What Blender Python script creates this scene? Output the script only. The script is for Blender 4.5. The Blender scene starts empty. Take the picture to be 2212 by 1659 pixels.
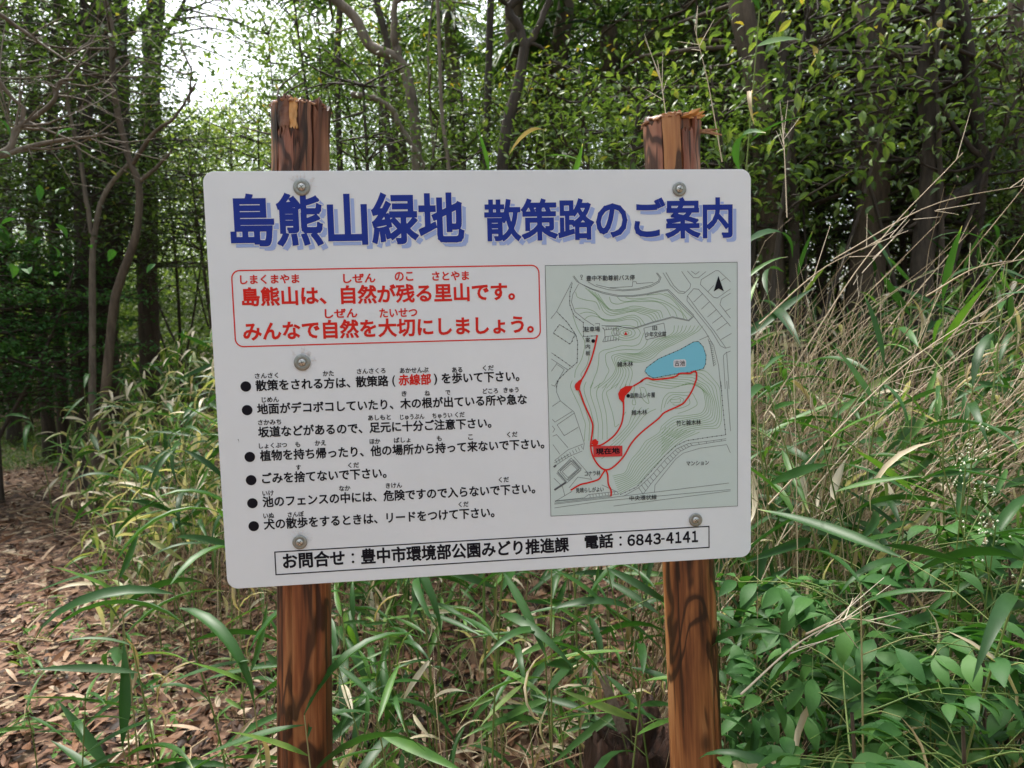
import bpy, math, random
import numpy as np
from mathutils import Vector, Matrix, noise as mnoise

# ------------------------------------------------------------------ camera, sky, sun, exposure
S = bpy.context.scene
COL = S.collection
CAMZ = 1.45
cam_d = bpy.data.cameras.new('camera')
cam = bpy.data.objects.new('camera', cam_d); COL.objects.link(cam)
R3 = Matrix(((0.9996381, 0.02690095, 0.0), (-0.0021471, 0.07978619, -0.99680969), (-0.02681513, 0.99644895, 0.07981508)))
cam.matrix_world = Matrix.Translation((0, 0, CAMZ)) @ R3.to_4x4()
cam_d.sensor_width = 36.0
cam_d.lens = 25.0
cam_d.clip_start = 0.05
cam_d.clip_end = 500
cam_d.dof.use_dof = True
cam_d.dof.focus_distance = 1.36
cam_d.dof.aperture_fstop = 7.0
S.camera = cam

W = bpy.data.worlds.new('World'); S.world = W; W.use_nodes = True
wn = W.node_tree; wn.nodes.clear()
SUN_EL, SUN_AZ = math.radians(62), math.radians(-35)      # azimuth from +Y towards +X
sky = wn.nodes.new('ShaderNodeTexSky'); sky.sky_type = 'NISHITA'; sky.sun_disc = False
sky.sun_elevation = SUN_EL; sky.sun_rotation = SUN_AZ
sky.air_density = 1.0; sky.dust_density = 4.0; sky.ozone_density = 1.0
hs = wn.nodes.new('ShaderNodeHueSaturation'); hs.inputs['Saturation'].default_value = 0.45
bg = wn.nodes.new('ShaderNodeBackground'); bg.inputs['Strength'].default_value = 0.15
wo = wn.nodes.new('ShaderNodeOutputWorld')
wn.links.new(sky.outputs[0], hs.inputs['Color']); wn.links.new(hs.outputs[0], bg.inputs[0]); wn.links.new(bg.outputs[0], wo.inputs[0])

sl = bpy.data.lights.new('sun', 'SUN'); sl.energy = 1.5; sl.angle = math.radians(12); sl.color = (1.0, 0.96, 0.88)
so = bpy.data.objects.new('sun', sl); COL.objects.link(so)
sd = Vector((math.sin(SUN_AZ)*math.cos(SUN_EL), math.cos(SUN_AZ)*math.cos(SUN_EL), math.sin(SUN_EL)))
so.rotation_euler = sd.to_track_quat('Z', 'Y').to_euler()
S.view_settings.view_transform = 'Standard'; S.view_settings.look = 'None'
S.view_settings.exposure = 1.6; S.view_settings.gamma = 1.0
S.view_settings.use_curve_mapping = False
S.render.engine = 'CYCLES'
cy = S.cycles
cy.use_denoising = True
cy.max_bounces = 6; cy.diffuse_bounces = 3; cy.glossy_bounces = 2; cy.transmission_bounces = 3; cy.transparent_max_bounces = 4
cy.caustics_reflective = False; cy.caustics_refractive = False
cy.sample_clamp_indirect = 4.0

RNG = np.random.default_rng(7)
rnd = random.Random(11)
PI = math.pi

# ------------------------------------------------------------------ helpers
def at(px, py, Y):
    """point of the place seen at (px, py) of the 2212 px wide photograph, Y metres ahead"""
    x = (px*1024/2212-512)/711.; y = (py*1024/2212-384)/711.
    d = R3 @ Vector((x, -y, -1))
    d *= Y/d.y
    return Vector((d.x, d.y, d.z+CAMZ))

def sstep(a, b, x):
    t = np.clip((x-a)/(b-a), 0, 1); return t*t*(3-2*t)

def gz(x, y):
    """height of the ground"""
    z = 0.45*sstep(0.9, 4.0, x)*sstep(0.5, 2.5, y) + 0.20*sstep(-1.6, -0.2, x)*sstep(2.2, 3.6, y)*(1-sstep(0.6, 1.6, x)) \
        + 0.35*sstep(-3.4, -6.5, x)*0 + 0.6*sstep(9, 22, y)
    z = z + 0.035*np.sin(1.7*x+0.6)*np.cos(1.3*y) + 0.02*np.sin(4.1*x+1.3*y)
    return z

def link(o, parent=None):
    COL.objects.link(o)
    if parent is not None: o.parent = parent
    return o

def tag(o, label=None, cat=None, group=None, kind=None):
    if label: o['label'] = label
    if cat: o['category'] = cat
    if group: o['group'] = group
    if kind: o['kind'] = kind
    elif label and cat: o['kind'] = 'thing'
    return o

def empty(name, loc, rz=0, scale=1.0):
    o = bpy.data.objects.new(name, None); o.empty_display_size = 0.1
    o.location = loc; o.rotation_euler = (0, 0, rz); o.scale = (scale,)*3
    return link(o)

def np_mesh(name, V, F, mat, tint=None, smooth=True):
    """V (n,3), F (m,k) or list of such arrays; tint per vertex"""
    if not isinstance(F, list): F = [F]
    me = bpy.data.meshes.new(name)
    V = np.ascontiguousarray(V, dtype=np.float32)
    me.vertices.add(len(V)); me.vertices.foreach_set('co', V.ravel())
    nl = sum(f.size for f in F); npoly = sum(len(f) for f in F)
    me.loops.add(nl); me.polygons.add(npoly)
    me.loops.foreach_set('vertex_index', np.concatenate([f.ravel() for f in F]).astype(np.int32))
    tot = np.concatenate([np.full(len(f), f.shape[1]) for f in F]).astype(np.int32)
    start = np.r_[0, np.cumsum(tot)[:-1]].astype(np.int32)
    me.polygons.foreach_set('loop_start', start)
    me.polygons.foreach_set('loop_total', tot)
    me.polygons.foreach_set('use_smooth', np.full(npoly, smooth))
    if tint is not None:
        a = me.attributes.new('tint', 'FLOAT', 'POINT'); a.data.foreach_set('value', np.asarray(tint, dtype=np.float32))
    me.update(calc_edges=True)
    if mat: me.materials.append(mat)
    return me

def obj(name, me, parent=None):
    return link(bpy.data.objects.new(name, me), parent)

class MB:
    """collects tubes and sheets into one mesh"""
    def __init__(s): s.V = []; s.F = {}; s.T = []; s.n = 0
    def add(s, V, F, tint=0.5):
        V = np.asarray(V, float); F = np.asarray(F, int)
        s.V.append(V); s.F.setdefault(F.shape[1], []).append(F+s.n)
        s.T.append(np.full(len(V), tint) if np.isscalar(tint) else tint); s.n += len(V)
    def tube(s, pts, r0, r1, sides=6, tint=0.5, wob=0.0, radii=None):
        P = np.asarray([tuple(p) for p in pts], float); n = len(P)
        d = np.gradient(P, axis=0); d /= np.linalg.norm(d, axis=1)[:, None]+1e-9
        ref = np.array([0.0, 0, 1]) if abs(d[0][2]) < 0.9 else np.array([1.0, 0, 0])
        a = np.cross(d, ref); a /= np.linalg.norm(a, axis=1)[:, None]+1e-9
        b = np.cross(d, a)
        R = np.asarray(radii) if radii is not None else np.linspace(r0, r1, n)
        th = np.arange(sides)*2*PI/sides
        rr = R[:, None]*(1+(wob*RNG.standard_normal((n, sides)) if wob else 0))
        V = P[:, None]+rr[..., None]*(np.cos(th)[None, :, None]*a[:, None]+np.sin(th)[None, :, None]*b[:, None])
        i = np.arange(n-1)[:, None]*sides; j = np.arange(sides)[None]; k = (j+1) % sides
        F = np.stack([i+j, i+k, i+sides+k, i+sides+j], -1).reshape(-1, 4)
        s.add(V.reshape(-1, 3), F, tint)
    def mesh(s, name, mat, smooth=True):
        return np_mesh(name, np.concatenate(s.V), [np.concatenate(f) for f in s.F.values()], mat, np.concatenate(s.T), smooth)
    def build(s, name, mat, parent=None, smooth=True):
        return obj(name, s.mesh(name, mat, smooth), parent)

def spline(pts, n=12):
    P = [Vector(p) for p in pts]; out = []
    if len(P) == 2: return [P[0].lerp(P[1], i/(n-1)) for i in range(n)]
    Q = [P[0]*2-P[1]]+P+[P[-1]*2-P[-2]]
    m = len(P)-1
    for i in range(n):
        t = i/(n-1)*m; k = min(int(t), m-1); t -= k
        a, b, c, d = Q[k:k+4]
        out.append(0.5*((2*b)+(c-a)*t+(2*a-5*b+4*c-d)*t*t+(3*b-a-3*c+d)*t**3))
    return out

def rotmats(az, el, roll):
    """leaf frame: x along the leaf, z its upper face"""
    ca, sa, ce, se, cr, sr = np.cos(az), np.sin(az), np.cos(el), np.sin(el), np.cos(roll), np.sin(roll)
    X = np.stack([ca*ce, sa*ce, se], -1)
    Yv = np.stack([-sa, ca, np.zeros_like(az)], -1)
    Z = np.cross(X, Yv)
    Y2 = Yv*cr[:, None]+Z*sr[:, None]; Z2 = np.cross(X, Y2)
    return np.stack([X, Y2, Z2], -1)

def scatter(tpl, pos, M, sc, tint):
    """tpl = (V, F, along) -> V, F, tint of all copies; sc (n,) or (n,3)"""
    TV, TF = tpl[0], tpl[1]
    sc = np.asarray(sc); sc = sc[:, None].repeat(3, 1) if sc.ndim == 1 else sc
    V = np.einsum('nij,nvj->nvi', M, TV[None]*sc[:, None])+pos[:, None]
    n, k = len(pos), len(TV)
    F = (TF[None]+(np.arange(n)*k)[:, None, None]).reshape(-1, TF.shape[1])
    tt = np.repeat(tint, k)
    if len(tpl) > 2: tt = tt+np.tile(tpl[2], n)*(RNG.random(n) < .25).repeat(k)*.35
    return V.reshape(-1, 3), F, tt

def blade(length, width, bend, seg=6, fold=0.18, twist=0.0, peak=0.35, browntip=True):
    """lance-shaped leaf with a V fold along its midrib, bending down by `bend` radians"""
    V = []; tip = []
    x = z = 0.0; ang = 0.0
    prev = 0
    for i in range(seg+1):
        t = i/seg
        if i:
            ang -= bend/seg*(0.5+t)
            x += math.cos(ang)*length/seg; z += math.sin(ang)*length/seg
        w = width/2*((t/peak)**0.55 if t < peak else max(0.0, 1-((t-peak)/(1-peak))**1.9)) if t > 0 else width*0.05
        w = max(w, width*0.02)
        tw = twist*t
        for sgn in (-1, 0, 1):
            yy = sgn*w*math.cos(fold*2); zz = abs(sgn)*w*math.sin(fold*2)
            V.append((x-zz*math.sin(ang), yy*math.cos(tw)-zz*math.sin(tw), z+zz*math.cos(tw)*math.cos(ang)+yy*math.sin(tw)))
            tip.append(max(0, (t-0.85)/0.15) if browntip else 0)
    F = []
    for i in range(seg):
        for j in (0, 1):
            a = i*3+j; F.append((a, a+1, a+4, a+3))
    return np.array(V), np.array(F), np.array(tip)

def ovate(fold=0.25, curl=0.2, seg=4, wr=0.45, peak=0.38):
    return blade(1.0, wr, curl, seg, fold, 0, peak)

LEAF2 = (np.array([(0, 0, 0), (0.42, -0.24, 0.05), (1, 0, -0.06), (0.42, 0.24, 0.05)], float), np.array([(0, 1, 2), (0, 2, 3)]))
LEAF4 = (np.array([(0, 0, 0), (0.3, -0.2, 0.06), (0.68, -0.17, 0.03), (1, 0, -0.1), (0.68, 0.17, 0.03), (0.3, 0.2, 0.06), (0.5, 0, 0)], float),
         np.array([(0, 1, 6), (1, 2, 6), (2, 3, 6), (3, 4, 6), (4, 5, 6), (5, 0, 6)]))

# ------------------------------------------------------------------ materials
def mat(name):
    m = bpy.data.materials.new(name); m.use_nodes = True
    nt = m.node_tree; b = nt.nodes['Principled BSDF']
    return m, nt, b

def ramp(nt, stops):
    r = nt.nodes.new('ShaderNodeValToRGB'); e = r.color_ramp.elements
    while len(e) < len(stops): e.new(0.5)
    for i, (p, c) in enumerate(stops): e[i].position = p; e[i].color = (*c, 1)
    return r

def math_n(nt, op, a, b=None, clamp=False):
    n = nt.nodes.new('ShaderNodeMath'); n.operation = op; n.use_clamp = clamp
    for i, v in enumerate((a, b)):
        if v is None: continue
        if isinstance(v, (int, float)): n.inputs[i].default_value = v
        else: nt.links.new(v, n.inputs[i])
    return n.outputs[0]

def leaf_mat(name, stops, rough=0.42, trans=0.35, orand=0.25, vein=0.0, spec=0.32):
    m, nt, b = mat(name)
    at_ = nt.nodes.new('ShaderNodeAttribute'); at_.attribute_name = 'tint'
    oi = nt.nodes.new('ShaderNodeObjectInfo')
    v = math_n(nt, 'ADD', at_.outputs['Fac'], math_n(nt, 'MULTIPLY', math_n(nt, 'SUBTRACT', oi.outputs['Random'], 0.5), orand))
    no = nt.nodes.new('ShaderNodeTexNoise'); no.inputs['Scale'].default_value = 18; no.inputs['Detail'].default_value = 3
    tc = nt.nodes.new('ShaderNodeTexCoord'); nt.links.new(tc.outputs['Object'], no.inputs['Vector'])
    v = math_n(nt, 'ADD', v, math_n(nt, 'MULTIPLY', math_n(nt, 'SUBTRACT', no.outputs['Fac'], 0.5), 0.22), clamp=True)
    r = ramp(nt, stops); nt.links.new(v, r.inputs[0])
    nt.links.new(r.outputs[0], b.inputs['Base Color'])
    b.inputs['Roughness'].default_value = rough
    b.inputs['Specular IOR Level'].default_value = spec
    if trans:
        t = nt.nodes.new('ShaderNodeBsdfTranslucent')
        g = nt.nodes.new('ShaderNodeMix'); g.data_type = 'RGBA'; g.blend_type = 'MULTIPLY'; g.inputs[0].default_value = 1
        nt.links.new(r.outputs[0], g.inputs[6]); g.inputs[7].default_value = (1.25, 1.35, 0.55, 1)
        nt.links.new(g.outputs[2], t.inputs[0])
        mx = nt.nodes.new('ShaderNodeMixShader'); mx.inputs[0].default_value = trans
        out = nt.nodes['Material Output']
        nt.links.new(b.outputs[0], mx.inputs[1]); nt.links.new(t.outputs[0], mx.inputs[2]); nt.links.new(mx.outputs[0], out.inputs[0])
    return m

def flat(name, col, rough=0.5, metal=0.0, bump=0.0, bscale=40, var=0.0):
    m, nt, b = mat(name)
    b.inputs['Base Color'].default_value = (*col, 1); b.inputs['Roughness'].default_value = rough; b.inputs['Metallic'].default_value = metal
    if var or bump:
        tc = nt.nodes.new('ShaderNodeTexCoord'); no = nt.nodes.new('ShaderNodeTexNoise'); no.inputs['Scale'].default_value = bscale; no.inputs['Detail'].default_value = 4
        nt.links.new(tc.outputs['Object'], no.inputs['Vector'])
        if var:
            r = ramp(nt, [(0.3, tuple(c*(1-var) for c in col)), (0.7, tuple(min(1, c*(1+var)) for c in col))])
            nt.links.new(no.outputs['Fac'], r.inputs[0]); nt.links.new(r.outputs[0], b.inputs['Base Color'])
        if bump:
            bm = nt.nodes.new('ShaderNodeBump'); bm.inputs['Strength'].default_value = bump; bm.inputs['Distance'].default_value = 0.01
            nt.links.new(no.outputs['Fac'], bm.inputs['Height']); nt.links.new(bm.outputs[0], b.inputs['Normal'])
    return m

M = {}
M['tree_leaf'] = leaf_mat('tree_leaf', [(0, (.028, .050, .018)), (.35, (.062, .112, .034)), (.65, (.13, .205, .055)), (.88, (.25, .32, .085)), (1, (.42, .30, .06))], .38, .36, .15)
M['far_leaf'] = leaf_mat('far_leaf', [(0, (.050, .080, .030)), (.4, (.11, .17, .055)), (.75, (.22, .30, .10)), (1, (.38, .45, .17))], .55, .48, .3)
M['bamboo_leaf'] = leaf_mat('bamboo_leaf', [(0, (.018, .062, .014)), (.35, (.038, .115, .024)), (.55, (.11, .23, .040)), (.72, (.30, .34, .13)), (.80, (.50, .43, .27)), (1, (.64, .57, .43))], .42, .30, .22)
M['dry_leaf'] = leaf_mat('dry_bamboo_leaf', [(0, (.30, .22, .13)), (.5, (.46, .37, .24)), (1, (.60, .52, .38))], .6, .25, .5)
M['litter'] = leaf_mat('leaf_litter', [(0, (.022, .011, .007)), (.3, (.085, .038, .020)), (.58, (.20, .095, .050)), (.78, (.33, .19, .11)), (.93, (.54, .41, .29)), (1, (.58, .48, .32))], .6, .0, .6)
M['sprout'] = leaf_mat('sprout_leaf', [(0, (.05, .13, .03)), (1, (.14, .28, .06))], .5, .35, .3)
M['nandina'] = leaf_mat('nandina_leaf', [(0, (.018, .062, .016)), (.5, (.038, .125, .028)), (1, (.090, .215, .048))], .55, .3, .5, spec=.3)
M['palm'] = leaf_mat('palm_leaf', [(0, (.02, .06, .02)), (1, (.07, .14, .04))], .35, .25, .3)
M['straw'] = leaf_mat('straw', [(0, (.20, .14, .07)), (.4, (.42, .32, .20)), (1, (.64, .55, .42))], .6, .0, .5)
M['green_stem'] = leaf_mat('green_stem', [(0, (.08, .15, .03)), (.5, (.16, .22, .06)), (1, (.30, .26, .12))], .5, .0, .6)

def bark_mat(name, dark, light, sc=9, bump=.7):
    m, nt, b = mat(name)
    tc = nt.nodes.new('ShaderNodeTexCoord'); mp = nt.nodes.new('ShaderNodeMapping'); mp.inputs['Scale'].default_value = (sc, sc, sc*.22)
    no = nt.nodes.new('ShaderNodeTexNoise'); no.inputs['Scale'].default_value = 2.5; no.inputs['Detail'].default_value = 7; no.inputs['Roughness'].default_value = .7
    nt.links.new(tc.outputs['Object'], mp.inputs[0]); nt.links.new(mp.outputs[0], no.inputs['Vector'])
    n2 = nt.nodes.new('ShaderNodeTexNoise'); n2.inputs['Scale'].default_value = 2.2; n2.inputs['Detail'].default_value = 4
    nt.links.new(tc.outputs['Object'], n2.inputs['Vector'])
    v = math_n(nt, 'ADD', math_n(nt, 'MULTIPLY', no.outputs['Fac'], .6), math_n(nt, 'MULTIPLY', n2.outputs['Fac'], .4))
    r = ramp(nt, [(.36, dark), (.64, light)]); nt.links.new(v, r.inputs[0]); nt.links.new(r.outputs[0], b.inputs['Base Color'])
    bm = nt.nodes.new('ShaderNodeBump'); bm.inputs['Strength'].default_value = bump; bm.inputs['Distance'].default_value = .02
    nt.links.new(no.outputs['Fac'], bm.inputs['Height']); nt.links.new(bm.outputs[0], b.inputs['Normal'])
    b.inputs['Roughness'].default_value = .85
    return m
M['bark_dark'] = bark_mat('dark_bark', (.018, .014, .011), (.085, .065, .048))
M['bark_pale'] = bark_mat('pale_bark', (.07, .054, .040), (.23, .19, .145))
M['bark_brown'] = bark_mat('brown_bark', (.042, .030, .021), (.15, .112, .078))

# ------------------------------------------------------------------ ground
def build_ground():
    xs = np.r_[-120, -60, -30, np.linspace(-15, 12, 136), 25, 60, 120]
    ys = np.r_[-60, -20, -6, np.linspace(-2, 24, 131), 40, 80, 150]
    X, Y = np.meshgrid(xs, ys); Z = gz(X, Y)
    V = np.stack([X, Y, Z], -1).reshape(-1, 3)
    nx, ny = len(xs), len(ys)
    i = np.arange(ny-1)[:, None]*nx+np.arange(nx-1)[None]
    F = np.stack([i, i+1, i+nx+1, i+nx], -1).reshape(-1, 4)
    m, nt, b = mat('forest_soil')
    tc = nt.nodes.new('ShaderNodeTexCoord')
    vo = nt.nodes.new('ShaderNodeTexVoronoi'); vo.inputs['Scale'].default_value = 24; vo.inputs['Randomness'].default_value = 1
    no = nt.nodes.new('ShaderNodeTexNoise'); no.inputs['Scale'].default_value = 9; no.inputs['Detail'].default_value = 8
    mx = nt.nodes.new('ShaderNodeVectorMath'); mx.operation = 'MULTIPLY_ADD'
    nt.links.new(no.outputs['Color'], mx.inputs[0]); mx.inputs[1].default_value = (.12, .12, .12); nt.links.new(tc.outputs['Object'], mx.inputs[2])
    nt.links.new(tc.outputs['Object'], no.inputs['Vector']); nt.links.new(mx.outputs[0], vo.inputs['Vector'])
    sx = nt.nodes.new('ShaderNodeSeparateColor'); nt.links.new(vo.outputs['Color'], sx.inputs[0])
    r = ramp(nt, [(0, (.03, .016, .01)), (.3, (.09, .045, .028)), (.6, (.18, .10, .06)), (.85, (.28, .17, .11)), (1, (.42, .33, .22))])
    nt.links.new(sx.outputs[0], r.inputs[0]); nt.links.new(r.outputs[0], b.inputs['Base Color'])
    bm = nt.nodes.new('ShaderNodeBump'); bm.inputs['Strength'].default_value = .8; bm.inputs['Distance'].default_value = .03
    nt.links.new(sx.outputs[1], bm.inputs['Height']); nt.links.new(bm.outputs[0], b.inputs['Normal'])
    b.inputs['Roughness'].default_value = .9
    o = obj('ground', np_mesh('ground', V, F, m)); tag(o, 'brown forest floor under the fallen leaves', kind='structure')
    return o
ground = build_ground()

def on_ground(x, y, dz=0.0): return np.stack([x, y, gz(x, y)+dz], -1)

def litter():
    # scattered broad leaves, denser close by
    tpls = [blade(1, .42, .5, 4, .12, 0, .45), blade(1, .36, -.4, 4, .2, .3, .4), blade(1, .5, .2, 4, -.15, 0, .5)]
    V = []; F = []; T = []; n0 = 0
    for k, tp in enumerate(tpls):
        n = 14000
        y = 0.7+10.5*RNG.random(n)**1.5; x = RNG.uniform(-1.05, .95, n)*(y*.8+.6)
        p = on_ground(x, y, RNG.random(n)*.035+.004)
        Mx = rotmats(RNG.uniform(0, 2*PI, n), RNG.normal(0, .28, n), RNG.normal(0, .35, n))
        v, f, t = scatter(tp, p, Mx, RNG.uniform(.03, .075, n), np.clip(RNG.normal(.45, .32, n), 0, 1))
        V.append(v); F.append(f+n0); T.append(t); n0 += len(v)
    # shed bamboo leaves, long and pale
    tp = blade(1, .13, .4, 4, .1, .5); n = 4200
    y = 0.8+9*RNG.random(n)**1.4; x = RNG.uniform(-1, .9, n)*(y*.8+.5)
    v, f, t = scatter(tp, on_ground(x, y, .02+RNG.random(n)*.04), rotmats(RNG.uniform(0, 2*PI, n), RNG.normal(0, .2, n), RNG.normal(0, .4, n)), RNG.uniform(.10, .2, n), RNG.uniform(.6, 1, n))
    V.append(v); F.append(f+n0); T.append(t)
    o = obj('leaf_litter', np_mesh('leaf_litter', np.concatenate(V), np.concatenate(F), M['litter'], np.concatenate(T)))
    tag(o, 'carpet of dead brown leaves on the forest floor', kind='stuff')
litter()

def near_leaves():
    meshes = []
    for k in range(12):
        tp = blade(1, rnd.uniform(.34, .55), rnd.uniform(-.7, .9), 5, rnd.uniform(-.2, .25), rnd.uniform(-.5, .5), rnd.uniform(.38, .55))
        meshes.append(np_mesh('fallen_leaf', tp[0], tp[1], M['litter'], np.clip(np.full(len(tp[0]), rnd.gauss(.5, .2)), .1, .9)))
    for k in range(260):
        y = rnd.uniform(1.25, 3.0); x = rnd.uniform(-.75, .30)*y
        o = obj('fallen_leaf', meshes[k % 12], ground)
        o.location = (x, y, float(gz(x, y))+.035+rnd.random()*.02)
        o.rotation_euler = (rnd.gauss(0, .35), rnd.gauss(0, .3), rnd.uniform(0, 2*PI)); s = rnd.uniform(.05, .10); o.scale = (s, s, s)
near_leaves()

def twigs():
    mb = MB()
    for k in range(420):
        y = .9+6*rnd.random()**1.5; x = rnd.uniform(-1, .8)*y; a = rnd.uniform(0, PI*2); L = rnd.uniform(.1, .45)
        z = float(gz(x, y))+.03
        p = [(x, y, z), (x+L*.5*math.cos(a)+rnd.gauss(0, .01), y+L*.5*math.sin(a), z+rnd.uniform(0, .04)), (x+L*math.cos(a+.2), y+L*math.sin(a+.2), z+.01)]
        mb.tube(p, rnd.uniform(.0025, .006), .0015, 5, rnd.random())
    tag(mb.build('fallen_twigs', M['straw']), 'thin dry twigs lying among the dead leaves', kind='stuff')
twigs()

# measured layout of the printed board (metres; map in millimetres)
TEXTS=[('title','島熊山緑地',0.0422,0.4541,0.6198,0.092,-0.0008),('title','散策路のご案内',0.4918,0.9631,0.623,0.0759,-0.0012),('redruby','しまくまやま',0.0536,0.1561,0.5536,0.0163,-0.0014),('redruby','しぜん',0.2334,0.2907,0.5521,0.0165,-0.0002),('redruby','のこ',0.3254,0.3587,0.5538,0.0166,0.0004),('redruby','さとやま',0.3929,0.4602,0.5532,0.0167,0.0001),('redruby','しぜん',0.198,0.2558,0.4898,0.0166,-0.0),('redruby','たいせつ',0.2954,0.3634,0.4886,0.0167,-0.0001),('red','島熊山は、自然が残る里山です。',0.0549,0.544,0.5146,0.0336,-0.0002),('red','みんなで自然を大切にしましょう。',0.0539,0.5776,0.453,0.0339,-0.0024),('ruby0','さんさく',0.0697,0.1107,0.3848,0.0098,0.0006),('ruby0','かた',0.1896,0.209,0.3852,0.0099,-0.0002),('ruby0','さんさくろ',0.2504,0.302,0.387,0.0099,-0.0),('ruby0','あかせんぶ',0.3277,0.3803,0.3858,0.01,-0.0003),('ruby0','ある',0.4233,0.4425,0.3839,0.0101,-0.0002),('ruby0','くだ',0.4804,0.5009,0.3854,0.0101,0.0003),('ruby1','じめん',0.0795,0.1097,0.3412,0.0098,0.0001),('ruby1','き',0.3296,0.3387,0.3432,0.01,0.0002),('ruby1','ね',0.3716,0.3813,0.3425,0.0101,0.0002),('ruby1','で',0.4099,0.4188,0.3426,0.0101,0.0002),('ruby1','どころ',0.4791,0.5076,0.3425,0.0101,-0.0),('ruby1','きゅう',0.5181,0.5464,0.3427,0.0102,-0.0003),('ruby2','さかみち',0.0707,0.1116,0.3002,0.0099,-0.0005),('ruby2','あしもと',0.2668,0.3082,0.3008,0.01,-0.0008),('ruby2','じゅうぶん',0.3252,0.3694,0.2995,0.0101,-0.0003),('ruby2','ちゅうい',0.3842,0.421,0.2998,0.0101,0.0),('ruby2','くだ',0.4261,0.444,0.3002,0.0102,0.0),('ruby3','しょくぶつ',0.07,0.1196,0.2574,0.0099,0.0),('ruby3','も',0.1343,0.1429,0.2574,0.01,0.0001),('ruby3','かえ',0.1693,0.1891,0.2584,0.01,0.0001),('ruby3','ほか',0.2677,0.2872,0.2569,0.0101,0.0002),('ruby3','ばしょ',0.312,0.3424,0.2573,0.0101,-0.0004),('ruby3','も',0.391,0.4,0.2571,0.0102,0.0001),('ruby3','こ',0.4491,0.4581,0.2571,0.0102,0.0001),('ruby3','くだ',0.5223,0.542,0.2589,0.0103,0.0005),('ruby4','す',0.1335,0.1422,0.2147,0.01,0.0001),('ruby4','くだ',0.227,0.2467,0.2144,0.0101,-0.0002),('ruby5','いけ',0.0715,0.0915,0.17,0.01,-0.0),('ruby5','なか',0.2087,0.2292,0.1721,0.0101,-0.0),('ruby5','きけん',0.2939,0.3236,0.1728,0.0102,-0.0005),('ruby5','くだ',0.5042,0.5234,0.1735,0.0104,0.0001),('ruby6','いぬ',0.0709,0.0902,0.1284,0.0101,-0.0003),('ruby6','さんぽ',0.1144,0.1433,0.1286,0.0101,-0.0003),('ruby6','くだ',0.4272,0.4459,0.1303,0.0104,0.0003),('note0','散策をされる方は、',0.0701,0.2376,0.3623,0.0201,0.0003),('note0','散策路',0.2477,0.3066,0.3629,0.0204,0.0012),('note0','(',0.3133,0.3186,0.3617,0.0205,0.0003),('note0',')',0.3897,0.3953,0.3623,0.0206,0.0003),('note0','を歩いて下さい。',0.4037,0.5484,0.3635,0.0207,-0.0001),('note1','地面がデコボコしていたり、木の根が出ている所や急な',0.0704,0.5615,0.3197,0.0202,0.0),('note2','坂道などがあるので、足元に十分ご注意下さい。',0.07,0.4935,0.2777,0.0203,0.0002),('note3','植物を持ち帰ったり、他の場所から持って来ないで下さい。',0.0709,0.5925,0.2342,0.0204,0.0008),('note4','ごみを捨てないで下さい。',0.0722,0.2961,0.1924,0.0205,-0.001),('note5','池のフェンスの中には、危険ですので入らないで下さい。',0.0711,0.5731,0.1488,0.0207,0.0011),('note6','犬の散歩をするときは、リードをつけて下さい。',0.071,0.4943,0.107,0.0208,0.0019),('redword','赤線部',0.3249,0.3842,0.3633,0.0205,-0.0001),('contact','お問合せ：豊中市環境部公園みどり推進課',0.1014,0.6356,0.0317,0.0298,-0.0003),('contact','電話：',0.6665,0.7371,0.0347,0.0277,0.0019),('contact','6843-4141',0.7507,0.8955,0.0362,0.0247,-0.0006),('map','豊中不動尊前バス停',0.6789,0.7716,0.5467,0.0103,-0.0008),('map','駐車場',0.6731,0.7032,0.4521,0.01,-0.0002),('map','案',0.6753,0.6841,0.4324,0.0093,-0.0001),('map','内',0.6751,0.6839,0.4201,0.009,-0.0001),('map','板',0.6749,0.684,0.4078,0.009,-0.0001),('map','旧',0.8048,0.8137,0.4517,0.0083,0.0001),('map','少年文化館',0.7906,0.8312,0.4394,0.0098,-0.0001),('map','雑木林',0.7355,0.7662,0.3844,0.0098,-0.0002),('map','古池',0.8472,0.868,0.3823,0.0103,0.0001),('map','島熊山レキ層',0.7598,0.8079,0.3236,0.0104,-0.0006),('map','雑木林',0.7617,0.7926,0.2912,0.01,-0.0001),('map','竹と雑木林',0.8497,0.8988,0.2672,0.0105,0.0005),('map','マンション',0.8692,0.9143,0.1881,0.0089,-0.0009),('map','コナラ林',0.6688,0.6994,0.1777,0.0101,-0.0006),('map','見晴らしがよい',0.6511,0.7053,0.1458,0.0101,0.0003),('map','中央環状線',0.7556,0.8094,0.1253,0.0098,-0.0003),('here','現在地',0.6911,0.7377,0.2184,0.0121,0.0012)]
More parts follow.
